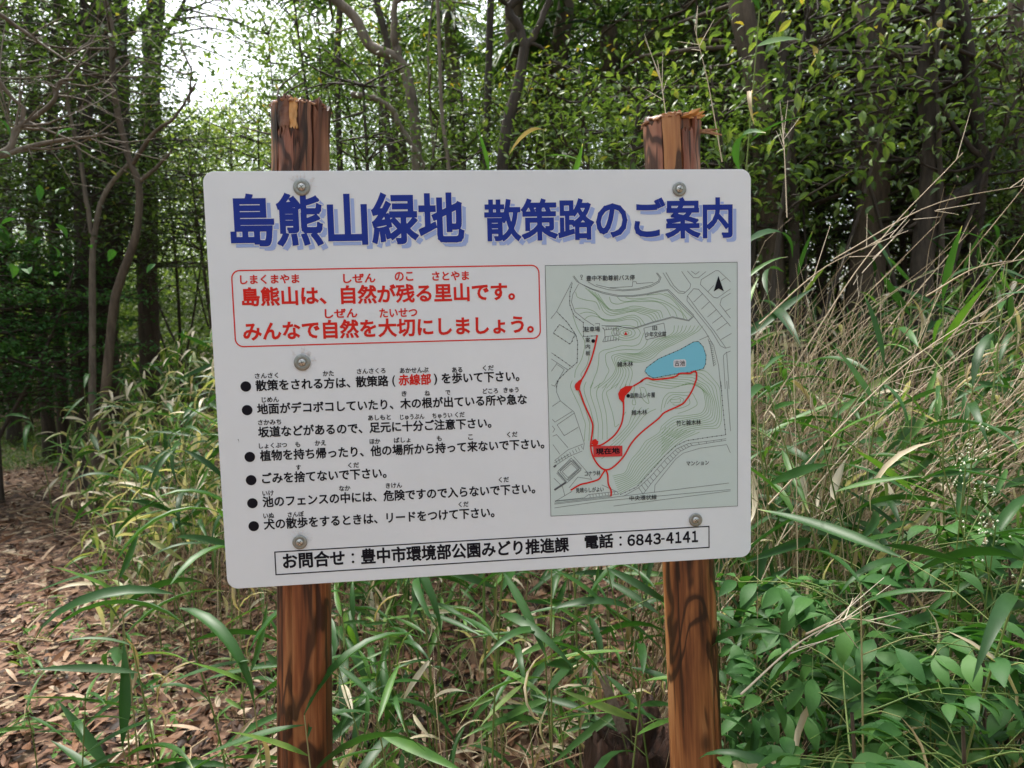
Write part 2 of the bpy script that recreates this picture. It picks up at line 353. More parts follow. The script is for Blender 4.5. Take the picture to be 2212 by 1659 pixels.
CONTOURS=[[(676.9,534.7),(687.6,524.6),(698.4,514.5),(705.2,501.6),(711.7,488.6),(724.5,482.0),(739.3,483.6),(754.1,486.2),(768.5,488.6),(782.9,483.9),(797.3,478.9),(806.8,468.3)],[(682.8,531.9),(692.7,521.4),(702.7,511.0),(710.3,499.4),(718.6,489.6),(731.6,485.2),(746.2,487.3),(760.7,488.9),(774.9,489.8),(789.1,485.4),(803.1,481.2),(811.5,469.9)],[(688.6,529.1),(697.8,518.3),(707.1,507.6),(715.3,497.1),(725.6,490.6),(738.8,488.5),(753.0,490.9),(767.4,491.7),(781.4,491.0),(795.3,486.9),(809.0,483.4),(816.2,471.6)],[(694.5,526.2),(702.8,515.1),(711.5,504.1),(720.4,494.8),(732.5,491.6),(746.0,491.7),(759.8,494.6),(774.0,494.5),(787.8,492.2),(801.5,488.4),(814.9,485.7),(820.9,473.3)],[(700.4,523.4),(707.9,511.9),(715.8,500.7),(725.5,492.5),(739.5,492.6),(753.1,495.0),(766.7,498.3),(780.7,497.2),(794.2,493.4),(807.7,489.9),(820.7,488.0),(825.6,475.0)],[(722.3,516.6),(726.4,506.0),(738.8,502.7),(751.3,505.4),(764.0,506.7),(776.8,506.8),(789.7,506.7),(802.7,506.3),(815.3,504.8),(826.9,498.8),(834.9,489.6),(840.6,478.1)],[(737.9,515.7),(745.1,509.1),(757.3,507.4),(769.5,508.9),(781.8,510.0),(794.1,509.2),(806.3,507.7),(818.3,505.2),(829.9,501.5),(840.4,494.9),(848.9,486.3),(853.7,475.0)],[(753.6,514.8),(763.9,512.1),(775.8,512.2),(787.7,512.4),(799.6,513.2),(811.3,511.6),(823.0,508.6),(833.9,504.0),(844.5,498.1),(854.0,491.0),(863.0,483.0),(866.8,471.9)],[(794.4,518.2),(803.4,518.9),(812.4,519.5),(821.5,520.1),(830.0,517.0),(838.4,513.5),(845.2,507.7),(851.2,501.0),(857.0,494.0),(862.1,486.6),(867.3,479.2),(872.5,471.7)],[(827.9,521.0),(834.3,519.5),(839.9,516.5),(844.8,512.2),(849.2,507.4),(853.6,502.5),(858.0,497.7),(862.4,492.8),(867.3,488.4),(872.1,483.9),(877.0,479.5),(881.9,475.1)],[(656.1,496.1),(669.7,496.8),(683.0,494.4),(694.9,488.6),(703.8,478.4),(716.9,474.2),(730.3,474.2),(743.9,476.6),(757.1,480.3),(770.1,481.2),(782.0,474.6),(790.0,463.4)],[(665.0,486.0),(676.3,489.1),(688.1,487.9),(699.1,483.4),(708.1,475.4),(719.9,472.5),(732.0,472.4),(744.2,474.1),(756.1,477.0),(767.8,477.4),(778.6,471.8),(783.4,460.9)],[(673.9,475.9),(683.0,481.5),(693.3,481.5),(703.3,478.1),(712.4,472.3),(722.9,470.8),(733.7,470.5),(744.5,471.6),(755.1,473.7),(765.5,473.6),(775.2,468.9),(776.9,458.3)],[(658.5,527.2),(662.0,517.3),(678.3,511.5),(696.5,507.5),(703.6,492.9)],[(759.1,448.1),(758.3,446.6),(756.3,445.6),(753.5,445.4),(750.7,445.8),(748.7,447.0),(748.0,448.4),(748.8,449.8),(750.8,450.8),(753.6,451.1),(756.4,450.7),(758.4,449.5),(759.1,448.1)],[(765.1,447.9),(763.5,444.8),(759.2,442.7),(753.5,442.1),(747.7,443.1),(743.6,445.5),(742.1,448.6),(743.7,451.6),(747.9,453.7),(753.6,454.4),(759.4,453.4),(763.6,451.0),(765.1,447.9)],[(771.7,447.7),(769.2,442.8),(762.5,439.3),(753.4,438.3),(744.4,439.9),(737.8,443.8),(735.4,448.8),(737.9,453.7),(744.6,457.1),(753.7,458.2),(762.8,456.6),(769.4,452.7),(771.7,447.7)],[(781.4,447.3),(777.6,440.4),(767.3,435.6),(753.4,434.1),(739.5,436.5),(729.4,442.0),(725.8,449.1),(729.6,456.0),(739.9,460.9),(753.8,462.3),(767.6,460.0),(777.8,454.5),(781.4,447.3)],[(682.5,345.6),(687.1,356.2),(691.7,366.8),(696.2,377.4),(698.8,388.5),(700.3,400.0),(701.7,411.4),(709.5,416.8),(721.1,418.7),(732.5,421.5),(743.9,424.2),(755.5,423.8),(767.2,423.1),(778.4,426.8),(783.7,436.4),(787.9,447.1)],[(689.9,345.3),(699.5,351.5),(708.9,357.8),(714.2,367.8),(719.6,377.8),(715.5,388.1),(713.3,398.9),(714.5,409.9),(725.3,413.7),(736.6,415.5),(748.1,416.6),(759.7,417.0),(771.2,415.7),(782.1,416.6),(790.4,424.4),(795.2,434.2)],[(697.3,345.0),(708.0,353.0),(718.4,361.3),(727.6,370.9),(732.3,382.7),(728.1,393.9),(725.2,404.9),(736.6,409.0),(750.1,410.1),(763.7,408.7),(776.8,409.2),(788.1,416.4),(799.4,423.7),(809.2,432.8),(821.6,436.8),(834.7,439.8),(845.8,447.5),(847.9,459.8)],[(705.7,344.7),(715.6,353.4),(725.0,362.5),(732.4,372.5),(734.9,383.8),(731.6,394.1),(731.1,403.1),(742.9,406.7),(756.5,407.9),(769.9,407.6),(782.6,409.3),(794.1,416.5),(805.6,423.5),(815.9,432.2),(828.4,436.5),(841.5,440.0),(852.8,447.5),(856.0,459.5)],[(714.2,344.4),(723.1,353.8),(731.6,363.7),(737.3,374.0),(737.4,384.8),(735.0,394.2),(737.0,401.4),(749.2,404.3),(762.9,405.7),(776.1,406.4),(788.5,409.4),(800.1,416.5),(811.9,423.3),(822.6,431.5),(835.2,436.2),(848.2,440.2),(859.8,447.6),(864.1,459.3)],[(722.7,344.0),(730.7,354.3),(738.2,364.9),(742.2,375.6),(740.0,385.9),(738.5,394.4),(742.9,399.6),(755.5,401.9),(769.3,403.5),(782.3,405.2),(794.3,409.6),(806.0,416.6),(818.1,423.2),(829.3,430.9),(842.0,435.9),(855.0,440.3),(866.7,447.7),(872.1,459.0)],[(731.2,343.7),(738.3,354.7),(744.8,366.0),(747.1,377.1),(742.6,387.0),(741.9,394.5),(748.8,397.8),(761.8,399.5),(775.7,401.2),(788.6,404.0),(800.2,409.7),(812.0,416.7),(824.4,423.0),(836.1,430.3),(848.8,435.6),(861.8,440.5),(873.7,447.7),(880.2,458.8)],[(739.7,343.3),(745.9,355.2),(751.4,367.2),(752.0,378.7),(745.2,388.0),(745.4,394.6),(754.7,396.1),(768.1,397.1),(782.1,399.0),(794.8,402.8),(806.0,409.8),(818.0,416.8),(830.7,422.8),(842.8,429.6),(855.6,435.2),(868.5,440.7),(880.7,447.8),(888.3,458.5)],[(748.2,343.0),(753.4,355.6),(758.1,368.4),(757.0,380.2),(747.7,389.1),(748.9,394.8),(760.6,394.3),(774.5,394.7),(788.6,396.8),(801.1,401.7),(811.9,410.0),(824.0,416.9),(837.0,422.7),(849.6,429.0),(862.5,434.9),(875.3,440.9),(887.7,447.9),(896.4,458.3)],[(756.7,342.6),(761.0,356.0),(764.7,369.6),(761.9,381.8),(750.3,390.1),(752.3,394.9),(766.6,392.5),(780.8,392.3),(795.0,394.6),(807.4,400.5),(817.7,410.1),(830.0,417.0),(843.3,422.5),(856.3,428.4),(869.3,434.6),(882.1,441.1),(894.7,447.9),(904.5,458.0)],[(652.2,483.7),(660.8,458.4),(673.2,436.4),(672.9,422.1),(667.0,400.6),(655.6,381.2),(653.5,366.8)],[(683.9,418.1),(677.8,391.2),(665.6,373.5),(668.2,366.2)],[(838.3,317.9),(843.1,318.2),(847.8,318.5),(852.6,318.8),(857.3,319.2),(859.0,315.0),(857.4,312.6),(852.6,312.3),(847.9,312.0),(843.1,311.7),(839.8,313.4),(838.3,317.9)],[(832.2,310.1),(836.0,315.0),(840.4,319.6),(847.0,323.0),(855.0,323.2),(861.0,320.4),(864.8,318.7),(864.1,315.1),(862.5,310.4),(855.6,307.7),(848.9,307.1),(843.2,308.9)],[(826.0,302.3),(828.9,311.8),(833.0,320.6),(841.5,327.1),(852.7,327.3),(863.0,325.7),(872.2,324.7),(875.6,318.0),(877.1,308.8),(868.0,303.7),(858.0,300.8),(848.2,300.0)],[(819.8,294.6),(821.8,308.6),(825.6,321.7),(835.9,331.3),(850.4,331.3),(865.0,331.0),(879.6,330.8),(887.1,320.8),(891.8,307.1),(880.5,299.6),(867.2,294.5),(853.1,291.0)],[(789.5,350.2),(806.0,345.5),(822.9,342.0),(840.0,340.0),(856.5,343.6),(872.9,348.2),(889.4,343.7),(902.4,334.7),(907.1,318.2),(907.7,301.8),(899.4,289.9),(882.4,287.1),(865.2,285.6),(847.9,285.3),(833.6,277.9),(820.6,267.2)],[(796.2,353.3),(813.4,349.0),(830.8,345.8),(848.5,343.8),(864.9,345.1),(880.8,347.0),(895.4,340.4),(907.1,329.8),(911.1,312.8),(910.7,296.5),(900.8,286.1),(883.2,283.5),(865.5,281.6),(848.1,279.9),(833.6,271.7),(820.6,260.4)],[(802.9,356.4),(820.7,352.5),(838.7,349.5),(857.0,347.7),(873.2,346.6),(888.7,345.8),(901.5,337.1),(911.8,325.0),(915.2,307.4),(913.8,291.3),(902.1,282.3),(883.9,279.8),(865.8,277.6),(848.3,274.6),(833.7,265.5),(820.5,253.5)],[(809.6,359.5),(828.0,356.0),(846.7,353.3),(865.5,351.5),(881.6,348.1),(896.5,344.6),(907.6,333.8),(916.5,320.2),(919.4,302.0),(916.9,286.0),(903.5,278.5),(884.7,276.2),(866.0,273.6),(848.5,269.2),(833.8,259.3),(820.4,246.7)],[(816.3,362.6),(835.3,359.5),(854.6,357.1),(874.0,355.3),(889.9,349.6),(904.4,343.4),(913.7,330.5),(921.2,315.4),(923.5,296.5),(919.9,280.8),(904.9,274.7),(885.5,272.5),(866.3,269.5),(848.8,263.8),(833.9,253.0),(820.3,239.8)],[(823.0,365.8),(842.7,363.1),(862.5,360.8),(882.6,359.1),(898.3,351.1),(912.3,342.2),(919.8,327.2),(925.9,310.6),(927.6,291.1),(923.0,275.5),(906.2,270.9),(886.3,268.9),(866.6,265.5),(849.0,258.5),(833.9,246.8),(820.3,232.9)],[(829.7,368.9),(850.0,366.6),(870.5,364.6),(891.1,363.0),(906.7,352.6),(920.2,341.0),(925.9,323.9),(930.7,305.7),(931.7,285.6),(926.1,270.2),(907.6,267.1),(887.1,265.2),(866.9,261.4),(849.2,253.1),(834.0,240.5),(820.2,226.1)],[(836.4,372.0),(857.4,370.1),(878.5,368.4),(899.7,366.8),(915.1,354.1),(928.2,339.8),(932.0,320.6),(935.4,300.9),(935.8,280.2),(929.2,264.9),(908.9,263.3),(887.9,261.5),(867.2,257.4),(849.4,247.7),(834.1,234.3),(820.1,219.2)],[(843.1,375.1),(864.7,373.7),(886.4,372.2),(908.2,370.7),(923.5,355.6),(936.1,338.6),(938.1,317.3),(940.1,296.0),(940.0,274.7),(932.3,259.6),(910.3,259.5),(888.6,257.9),(867.5,253.4),(849.6,242.3),(834.1,228.0),(820.1,212.3)],[(820.6,267.2),(816.9,256.8),(808.4,250.5),(798.7,245.1),(789.1,239.8),(782.6,231.0),(776.3,222.0),(768.7,214.1),(761.1,206.2),(755.5,197.0),(751.5,186.7),(745.1,179.3),(734.1,177.2),(723.2,175.0)],[(829.0,265.7),(824.1,255.8),(814.9,249.6),(804.9,243.9),(795.0,238.0),(788.0,229.1),(781.1,220.0),(773.1,211.8),(765.1,203.7),(759.0,194.2),(754.3,183.8),(747.1,176.5),(735.8,173.8),(724.6,171.2)],[(837.3,264.1),(831.2,254.8),(821.4,248.6),(811.0,242.7),(800.9,236.3),(793.3,227.2),(786.0,217.9),(777.5,209.5),(769.1,201.1),(762.4,191.4),(757.1,180.9),(749.1,173.6),(737.5,170.5),(725.9,167.4)],[(845.7,262.5),(838.4,253.8),(827.9,247.7),(817.2,241.4),(806.8,234.6),(798.7,225.4),(790.8,215.9),(781.9,207.2),(773.1,198.5),(765.9,188.6),(759.9,178.0),(751.0,170.8),(739.2,167.2),(727.3,163.5)],[(854.1,261.0),(845.6,252.8),(834.4,246.8),(823.3,240.2),(812.7,232.8),(804.1,223.5),(795.6,213.9),(786.4,204.9),(777.1,195.9),(769.4,185.8),(762.7,175.1),(753.0,168.0),(740.8,163.9),(728.6,159.7)],[(862.5,259.4),(852.8,251.7),(840.9,245.8),(829.5,238.9),(818.7,231.1),(809.4,221.6),(800.4,211.8),(790.8,202.6),(781.2,193.3),(772.9,183.0),(765.5,172.2),(755.0,165.2),(742.5,160.5),(730.0,155.9)],[(870.9,257.8),(860.0,250.7),(847.5,244.9),(835.7,237.7),(824.6,229.4),(814.8,219.7),(805.2,209.8),(795.2,200.3),(785.2,190.7),(776.4,180.2),(768.4,169.3),(757.0,162.4),(744.2,157.2),(731.4,152.0)],[(879.3,256.3),(867.2,249.7),(854.0,244.0),(841.8,236.5),(830.5,227.6),(820.2,217.8),(810.1,207.7),(799.7,197.9),(789.2,188.1),(779.9,177.4),(771.2,166.4),(759.0,159.5),(745.9,153.8),(732.7,148.2)],[(887.7,254.7),(874.4,248.7),(860.5,243.0),(848.0,235.2),(836.5,225.9),(825.6,215.9),(814.9,205.7),(804.1,195.6),(793.3,185.5),(783.4,174.6),(774.0,163.5),(761.0,156.7),(747.5,150.5),(734.1,144.3)],[(896.2,253.1),(881.6,247.6),(867.1,242.1),(854.2,234.0),(842.5,224.2),(831.0,214.0),(819.8,203.7),(808.5,193.3),(797.3,182.9),(786.9,171.8),(776.8,160.6),(763.0,153.9),(749.2,147.2),(735.5,140.5)],[(648.7,361.9),(645.0,351.6),(648.1,341.4),(652.7,331.1),(657.3,320.9),(661.9,310.6),(665.4,299.9),(668.7,289.2),(672.1,278.4),(671.3,267.3),(670.3,256.2),(669.4,245.0)],[(662.0,360.2),(658.1,350.2),(659.7,340.2),(663.3,330.2),(667.4,320.0),(671.6,309.9),(674.8,299.4),(677.6,288.8),(680.4,278.2),(679.8,267.3),(679.0,256.3),(678.3,245.4)],[(675.3,358.4),(671.2,348.7),(671.3,339.1),(674.0,329.2),(677.6,319.2),(681.2,309.1),(684.2,298.8),(686.5,288.3),(688.8,277.9),(688.4,267.2),(687.7,256.5),(687.1,245.8)],[(688.7,356.6),(684.4,347.3),(682.9,338.0),(684.7,328.3),(687.8,318.3),(690.9,308.3),(693.6,298.2),(695.3,287.9),(697.1,277.6),(696.9,267.2),(696.5,256.7),(696.0,246.2)],[(702.1,354.9),(697.6,345.9),(694.5,336.9),(695.4,327.3),(698.0,317.5),(700.6,307.6),(703.0,297.6),(704.2,287.5),(705.5,277.3),(705.5,267.1),(705.2,256.9),(704.9,246.6)],[(715.5,353.1),(710.9,344.4),(706.2,335.8),(706.1,326.4),(708.2,316.6),(710.4,306.8),(712.5,297.0),(713.2,287.0),(713.8,277.1),(714.1,267.1),(713.9,257.1),(713.8,247.0)],[(767.7,307.3),(765.4,300.4),(763.0,293.5),(760.7,286.6),(758.4,279.6),(755.4,273.1),(750.4,267.8),(745.4,262.5),(740.3,257.2),(735.0,252.3),(729.6,247.3),(724.3,242.3)],[(781.8,305.3),(776.2,299.1),(771.1,292.2),(766.7,284.3),(762.3,276.4),(757.5,268.8),(751.2,262.1),(744.9,255.3),(738.5,248.8),(731.3,243.0),(724.2,237.3),(717.0,231.5)],[(796.0,303.3),(787.1,297.8),(779.2,290.9),(772.7,282.0),(766.2,273.2),(759.5,264.5),(752.0,256.3),(744.5,248.2),(736.6,240.4),(727.7,233.8),(718.7,227.2),(709.8,220.7)],[(810.3,301.3),(798.0,296.5),(787.3,289.6),(778.7,279.8),(770.2,270.0),(761.6,260.2),(752.8,250.6),(744.0,241.1),(734.8,231.9),(724.0,224.6),(713.3,217.2),(702.5,209.8)],[(738.7,354.3),(730.5,348.6),(722.3,343.0),(714.2,337.4),(715.6,328.3),(718.5,318.6),(721.4,309.0),(724.3,299.4),(726.4,289.5),(728.2,279.6),(729.9,269.7),(737.5,275.2)],[(752.7,350.9),(749.7,346.5),(745.1,340.6),(740.3,334.4),(741.9,325.9),(744.4,317.1),(745.7,310.1),(745.6,305.1),(745.6,300.5),(746.2,296.3),(746.8,292.2),(751.3,298.3)],[(766.8,347.6),(768.9,344.3),(768.0,338.2),(766.5,331.4),(768.2,323.6),(770.5,315.5),(770.0,311.2),(766.8,310.9),(764.8,311.5),(764.2,313.1),(763.7,314.6),(765.0,321.3)],[(780.9,344.3),(788.2,342.2),(791.0,335.7),(792.8,328.5),(794.7,321.2),(796.6,313.9),(794.5,312.4),(788.2,316.8),(784.0,322.5),(782.3,329.8),(780.5,337.1),(778.8,344.4)]]
MAPLINES=[[(653.7,556.6),(660.7,546.7),(686.0,532.7),(711.4,523.1),(738.9,517.0),(766.5,516.3),(794.4,519.1),(822.4,524.7),(835.4,526.2),(844.7,516.0),(870.7,489.9),(885.7,475.9)],[(655.5,557.4),(665.2,543.9),(689.6,532.3),(715.1,524.5),(740.7,518.8),(766.6,518.1),(794.4,520.9),(822.4,526.5),(836.4,528.3),(848.4,516.8),(886.7,477.7)],[(682.5,545.2),(697.0,536.9),(720.7,530.0),(748.2,527.2),(776.0,528.6),(803.8,534.2),(818.8,541.9),(822.6,550.8),(815.3,559.9)],[(697.1,539.9),(722.6,533.5),(748.3,529.1),(776.0,530.7),(802.0,536.4),(817.0,543.7),(820.0,550.8),(813.4,559.6)],[(720.7,533.6),(766.8,535.1),(767.8,544.0),(774.3,543.9),(775.2,540.3),(807.6,541.8)],[(826.4,559.6),(841.1,535.9),(856.0,521.1),(867.2,519.9),(878.6,529.6),(880.5,536.7),(862.9,561.5)],[(832.0,560.4),(846.7,535.8),(857.9,524.7),(869.1,522.6)],[(874.1,562.1),(886.2,549.2),(895.6,549.0),(910.8,560.4)],[(881.6,561.9),(890.0,555.4),(897.6,560.7)],[(959.0,540.2),(935.3,561.6),(929.7,561.7),(901.3,545.3),(899.3,536.3),(925.7,511.1),(933.2,510.0),(958.9,526.6)],[(925.7,533.8),(914.3,522.3)],[(949.5,547.7),(940.9,542.5)],[(886.1,528.5),(873.8,515.2),(872.8,506.2),(897.1,476.5),(921.6,446.5),(938.6,418.4),(948.1,413.5),(958.7,415.9)],[(886.1,528.5),(895.5,527.3),(916.2,505.0),(958.8,455.4)],[(873.8,515.2),(897.1,483.7),(925.4,448.2),(949.1,414.4)],[(903.9,519.0),(885.9,503.1)],[(917.1,503.2),(900.9,489.1)],[(931.2,488.2),(913.2,474.2)],[(942.6,476.0),(922.6,462.0)],[(952.1,462.0),(931.1,448.0)],[(960.7,441.6),(939.6,430.3)],[(958.9,518.4),(940.8,508.0),(937.9,497.1),(958.8,471.0)],[(948.4,484.1),(958.9,489.2)],[(951.0,406.0),(944.3,399.8),(947.9,334.9)],[(958.7,407.6),(951.0,405.1),(955.6,334.6)],[(706.7,463.2),(738.0,462.3),(754.6,457.2),(769.4,455.5),(803.1,465.3),(844.3,474.9),(876.2,467.6),(885.7,475.3)],[(714.0,461.2),(738.0,460.8),(754.6,458.3),(769.4,457.1),(803.1,466.9),(844.3,476.6),(876.2,469.3),(883.8,475.9)],[(651.7,546.0),(621.5,491.7),(610.3,478.7)],[(664.3,542.1),(653.0,522.9),(650.0,508.7),(656.0,490.7),(673.9,475.9),(692.0,463.7)],[(652.5,544.2),(647.6,526.6),(646.3,505.3),(654.0,483.7),(672.0,469.7),(671.5,443.7),(699.0,444.6)],[(621.5,491.7),(641.0,471.5),(656.9,447.8),(660.3,433.3),(658.7,395.5),(641.0,381.7),(622.3,364.4),(617.4,348.3)],[(626.4,467.5),(656.9,447.8),(650.4,439.9),(650.3,436.3),(645.6,430.2),(614.3,451.8),(626.4,467.5)],[(609.8,415.3),(650.2,385.9)],[(609.5,403.6),(641.0,381.7)],[(620.3,395.1),(609.0,380.2)],[(621.1,392.4),(633.7,382.9),(614.8,352.0),(608.4,355.0)],[(712.1,455.0),(738.9,457.7),(740.5,445.0),(712.8,442.0),(712.1,455.0)],[(708.0,432.6),(735.8,436.2)],[(729.6,454.4),(735.7,454.6),(735.9,447.0),(730.4,446.3),(729.6,454.4)],[(707.6,459.6),(712.1,455.0)],[(708.0,432.6),(712.8,442.0)],[(694.8,467.2),(702.7,467.5),(702.7,463.4)],[(788.0,456.2),(827.3,464.9),(830.9,442.1),(792.4,434.3),(788.0,456.2)],[(885.7,476.8),(908.3,446.9),(925.3,418.9),(934.6,381.7),(939.3,335.3)],[(896.8,430.8),(915.8,438.4)],[(913.9,432.1),(919.5,417.2),(925.1,379.3)],[(710.3,459.5),(711.0,455.9)],[(713.7,442.0),(712.9,434.2)],[(715.1,459.4),(715.8,455.8)],[(718.9,441.8),(718.0,434.1)],[(719.9,459.2),(720.6,455.6)],[(724.0,441.6),(723.2,433.9)],[(724.7,459.1),(725.4,455.5)],[(729.2,441.4),(728.3,433.7)],[(729.5,458.9),(730.2,455.3)],[(734.4,441.3),(733.5,433.5)],[(734.3,458.8),(735.0,455.2)],[(739.6,441.1),(738.7,433.4)],[(915.8,427.5),(922.4,425.4)],[(916.6,423.2),(923.1,421.7)],[(917.5,419.0),(923.8,418.0)],[(918.3,414.7),(924.4,414.3)],[(919.2,410.4),(925.1,410.6)],[(920.0,406.2),(925.8,406.9)],[(920.9,401.9),(926.4,403.2)],[(921.8,397.7),(927.1,399.5)],[(922.6,393.4),(927.8,395.8)],[(923.5,389.1),(928.5,392.1)],[(924.3,384.9),(929.1,388.4)],[(925.2,380.6),(929.8,384.7)],[(939.0,350.5),(942.2,308.2),(948.5,245.4),(917.9,242.6),(870.0,237.4),(848.3,227.9),(826.5,209.9),(796.0,177.5),(769.9,151.3),(737.6,138.7)],[(949.6,237.8),(917.8,234.7),(874.3,231.9),(850.4,222.5),(828.6,203.4),(798.1,171.0),(774.2,150.0),(743.9,134.7)],[(949.6,234.6),(917.8,231.3),(878.6,226.8),(856.8,216.8),(835.0,195.6),(804.4,163.2),(782.6,136.8)],[(950.7,226.1),(896.0,221.3),(863.3,213.3),(848.0,202.4),(806.5,153.5),(805.2,138.7)],[(950.7,226.1),(957.9,209.7)],[(609.2,126.5),(722.5,133.8),(954.8,150.1)],[(609.3,128.6),(720.4,136.0)],[(609.1,119.2),(701.1,127.6),(958.1,137.0)],[(724.4,116.7),(958.1,134.4)],[(951.0,350.1),(958.4,252.3)],[(609.3,314.1),(625.0,323.8),(618.1,340.5),(619.7,363.1)],[(625.0,323.8),(650.6,302.0),(661.5,268.3),(669.3,240.8),(667.0,228.4)],[(608.7,289.4),(613.8,284.0),(647.5,303.2)],[(617.8,278.6),(651.6,299.9)],[(617.8,278.6),(630.9,257.3),(658.4,272.6)],[(609.0,257.3),(616.4,260.0),(637.7,234.0)],[(608.7,241.7),(621.8,222.3)],[(608.4,277.0),(613.1,270.6),(609.2,264.5)],[(611.1,210.3),(637.6,229.9),(667.2,239.9)],[(607.7,198.0),(639.5,217.2),(664.9,226.4)],[(611.0,206.2),(639.6,221.4)],[(625.3,188.7),(643.4,203.4),(654.7,191.3),(636.5,176.5),(625.3,188.7)],[(621.1,188.9),(643.5,207.6),(657.9,191.2),(635.0,171.8),(621.1,188.9)],[(616.9,189.1),(643.6,213.9),(662.1,189.9),(634.2,166.2),(616.9,189.1)],[(647.9,216.8),(671.5,188.3),(682.8,170.9)],[(638.2,156.5),(655.5,176.6),(682.8,170.9)],[(609.3,177.0),(625.7,159.3),(629.5,142.2)],[(610.4,132.8),(667.3,135.9),(675.9,141.7),(731.3,145.0),(734.4,139.5),(671.6,134.6),(610.4,131.7)],[(701.7,159.3),(732.3,143.8)],[(610.4,131.7),(644.4,149.8)],[(613.2,211.3),(616.2,204.9)],[(618.7,214.1),(621.7,207.7)],[(624.2,217.0),(627.2,210.6)],[(629.7,219.8),(632.7,213.4)],[(635.2,222.7),(638.2,216.3)],[(640.7,225.5),(643.7,219.1)],[(646.2,228.4),(649.2,222.0)],[(651.7,231.3),(654.7,224.8)],[(657.2,234.1),(660.3,227.7)],[(662.8,237.0),(665.8,230.6)],[(624.3,190.8),(619.7,192.7)],[(644.5,207.6),(648.8,210.5)],[(635.4,174.5),(638.5,170.1)],[(619.0,188.0),(614.7,185.1)],[(626.1,192.4),(621.6,194.3)],[(645.9,206.1),(650.1,209.0)],[(637.4,176.1),(640.4,171.7)],[(620.4,186.3),(616.1,183.4)],[(627.9,194.0),(623.5,195.9)],[(647.2,204.7),(651.5,207.4)],[(639.3,177.7),(642.4,173.3)],[(621.8,184.7),(617.6,181.8)],[(629.7,195.6),(625.4,197.5)],[(648.5,203.3),(652.8,205.9)],[(641.2,179.2),(644.3,174.9)],[(623.2,183.0),(619.0,180.1)],[(631.5,197.2),(627.4,199.0)],[(649.9,201.9),(654.1,204.4)],[(643.1,180.8),(646.2,176.4)],[(624.7,181.4),(620.4,178.5)],[(633.3,198.7),(629.3,200.6)],[(651.2,200.4),(655.5,202.8)],[(645.1,182.4),(648.1,178.0)],[(626.1,179.7),(621.9,176.8)],[(635.1,200.3),(631.2,202.2)],[(652.5,199.0),(656.8,201.3)],[(647.0,184.0),(650.1,179.6)],[(627.5,178.1),(623.3,175.2)],[(637.0,201.9),(633.1,203.8)],[(653.9,197.6),(658.1,199.7)],[(648.9,185.5),(652.0,181.2)],[(629.0,176.4),(624.7,173.5)],[(638.8,203.5),(635.0,205.3)],[(655.2,196.1),(659.5,198.2)],[(650.8,187.1),(653.9,182.8)],[(630.4,174.8),(626.2,171.9)],[(640.6,205.1),(637.0,206.9)],[(656.6,194.7),(660.8,196.7)],[(652.8,188.7),(655.8,184.3)],[(631.8,173.1),(627.6,170.2)],[(642.4,206.6),(638.9,208.5)],[(657.9,193.3),(662.2,195.1)],[(654.7,190.3),(657.8,185.9)],[(633.3,171.5),(629.0,168.6)],[(644.2,208.2),(640.8,210.1)],[(659.2,191.8),(663.5,193.6)],[(656.6,191.9),(659.7,187.5)],[(634.7,169.8),(630.5,166.9)],[(678.0,142.0),(679.0,136.3)],[(684.0,142.3),(684.9,136.8)],[(689.9,142.6),(690.9,137.3)],[(695.9,142.9),(696.9,137.8)],[(701.8,143.2),(702.8,138.3)],[(707.8,143.5),(708.8,138.8)],[(713.8,143.8),(714.7,139.3)],[(719.7,144.1),(720.7,139.8)],[(725.7,144.4),(726.7,140.3)],[(939.7,236.8),(939.7,233.4)],[(924.1,235.6),(925.1,231.8)],[(908.5,234.5),(910.5,230.3)],[(892.9,233.3),(896.0,228.7)],[(877.4,232.1),(881.5,227.1)],[(869.7,230.1),(874.4,224.9)],[(864.0,227.9),(869.3,222.5)],[(858.3,225.6),(864.1,220.2)],[(852.7,223.4),(858.9,217.8)],[(847.3,219.7),(853.7,213.8)],[(842.1,215.2),(848.5,208.8)],[(836.9,210.7),(843.3,203.7)],[(831.7,206.1),(838.1,198.7)],[(825.7,200.3),(832.1,192.6)],[(818.4,192.6),(824.8,184.8)],[(811.1,184.9),(817.5,177.1)],[(803.9,177.2),(810.3,169.4)],[(796.9,170.0),(803.4,162.0)],[(791.2,165.0),(798.2,155.7)],[(785.5,160.0),(793.0,149.4)],[(779.8,155.0),(787.8,143.1)],[(774.2,150.0),(782.6,136.8)]]
THICK=[[(609.8,153.9),(632.1,167.3)],[(609.8,197.9),(614.0,201.8)]]
TRAIL=[[(698.1,445.5),(691.2,417.8),(683.4,394.6),(672.0,371.5),(666.3,362.6)],[(661.9,342.9),(670.8,315.6),(684.8,281.8),(685.6,265.1),(681.5,236.1),(685.7,214.9),(696.0,197.6),(708.5,188.5),(723.5,191.9),(745.1,211.9),(760.3,236.4),(779.8,256.5),(814.3,282.2),(827.3,294.2),(859.7,307.5),(870.6,317.6),(881.5,333.9),(889.2,352.5),(890.7,359.4),(890.3,368.6),(885.0,371.0),(877.4,367.3),(858.5,368.0),(845.2,361.1),(807.5,358.0),(792.5,361.4),(779.3,354.6),(784.3,356.6),(766.1,346.9)],[(746.6,318.6),(746.3,297.8),(741.7,275.0),(728.7,254.7),(707.3,239.0),(694.5,235.0),(681.9,236.0)],[(708.5,187.4),(702.0,178.3),(695.5,170.2),(676.4,164.9),(659.4,161.6),(641.3,152.1)],[(710.6,187.3),(713.7,177.7),(714.5,160.7),(719.6,147.7),(719.4,136.1)]]
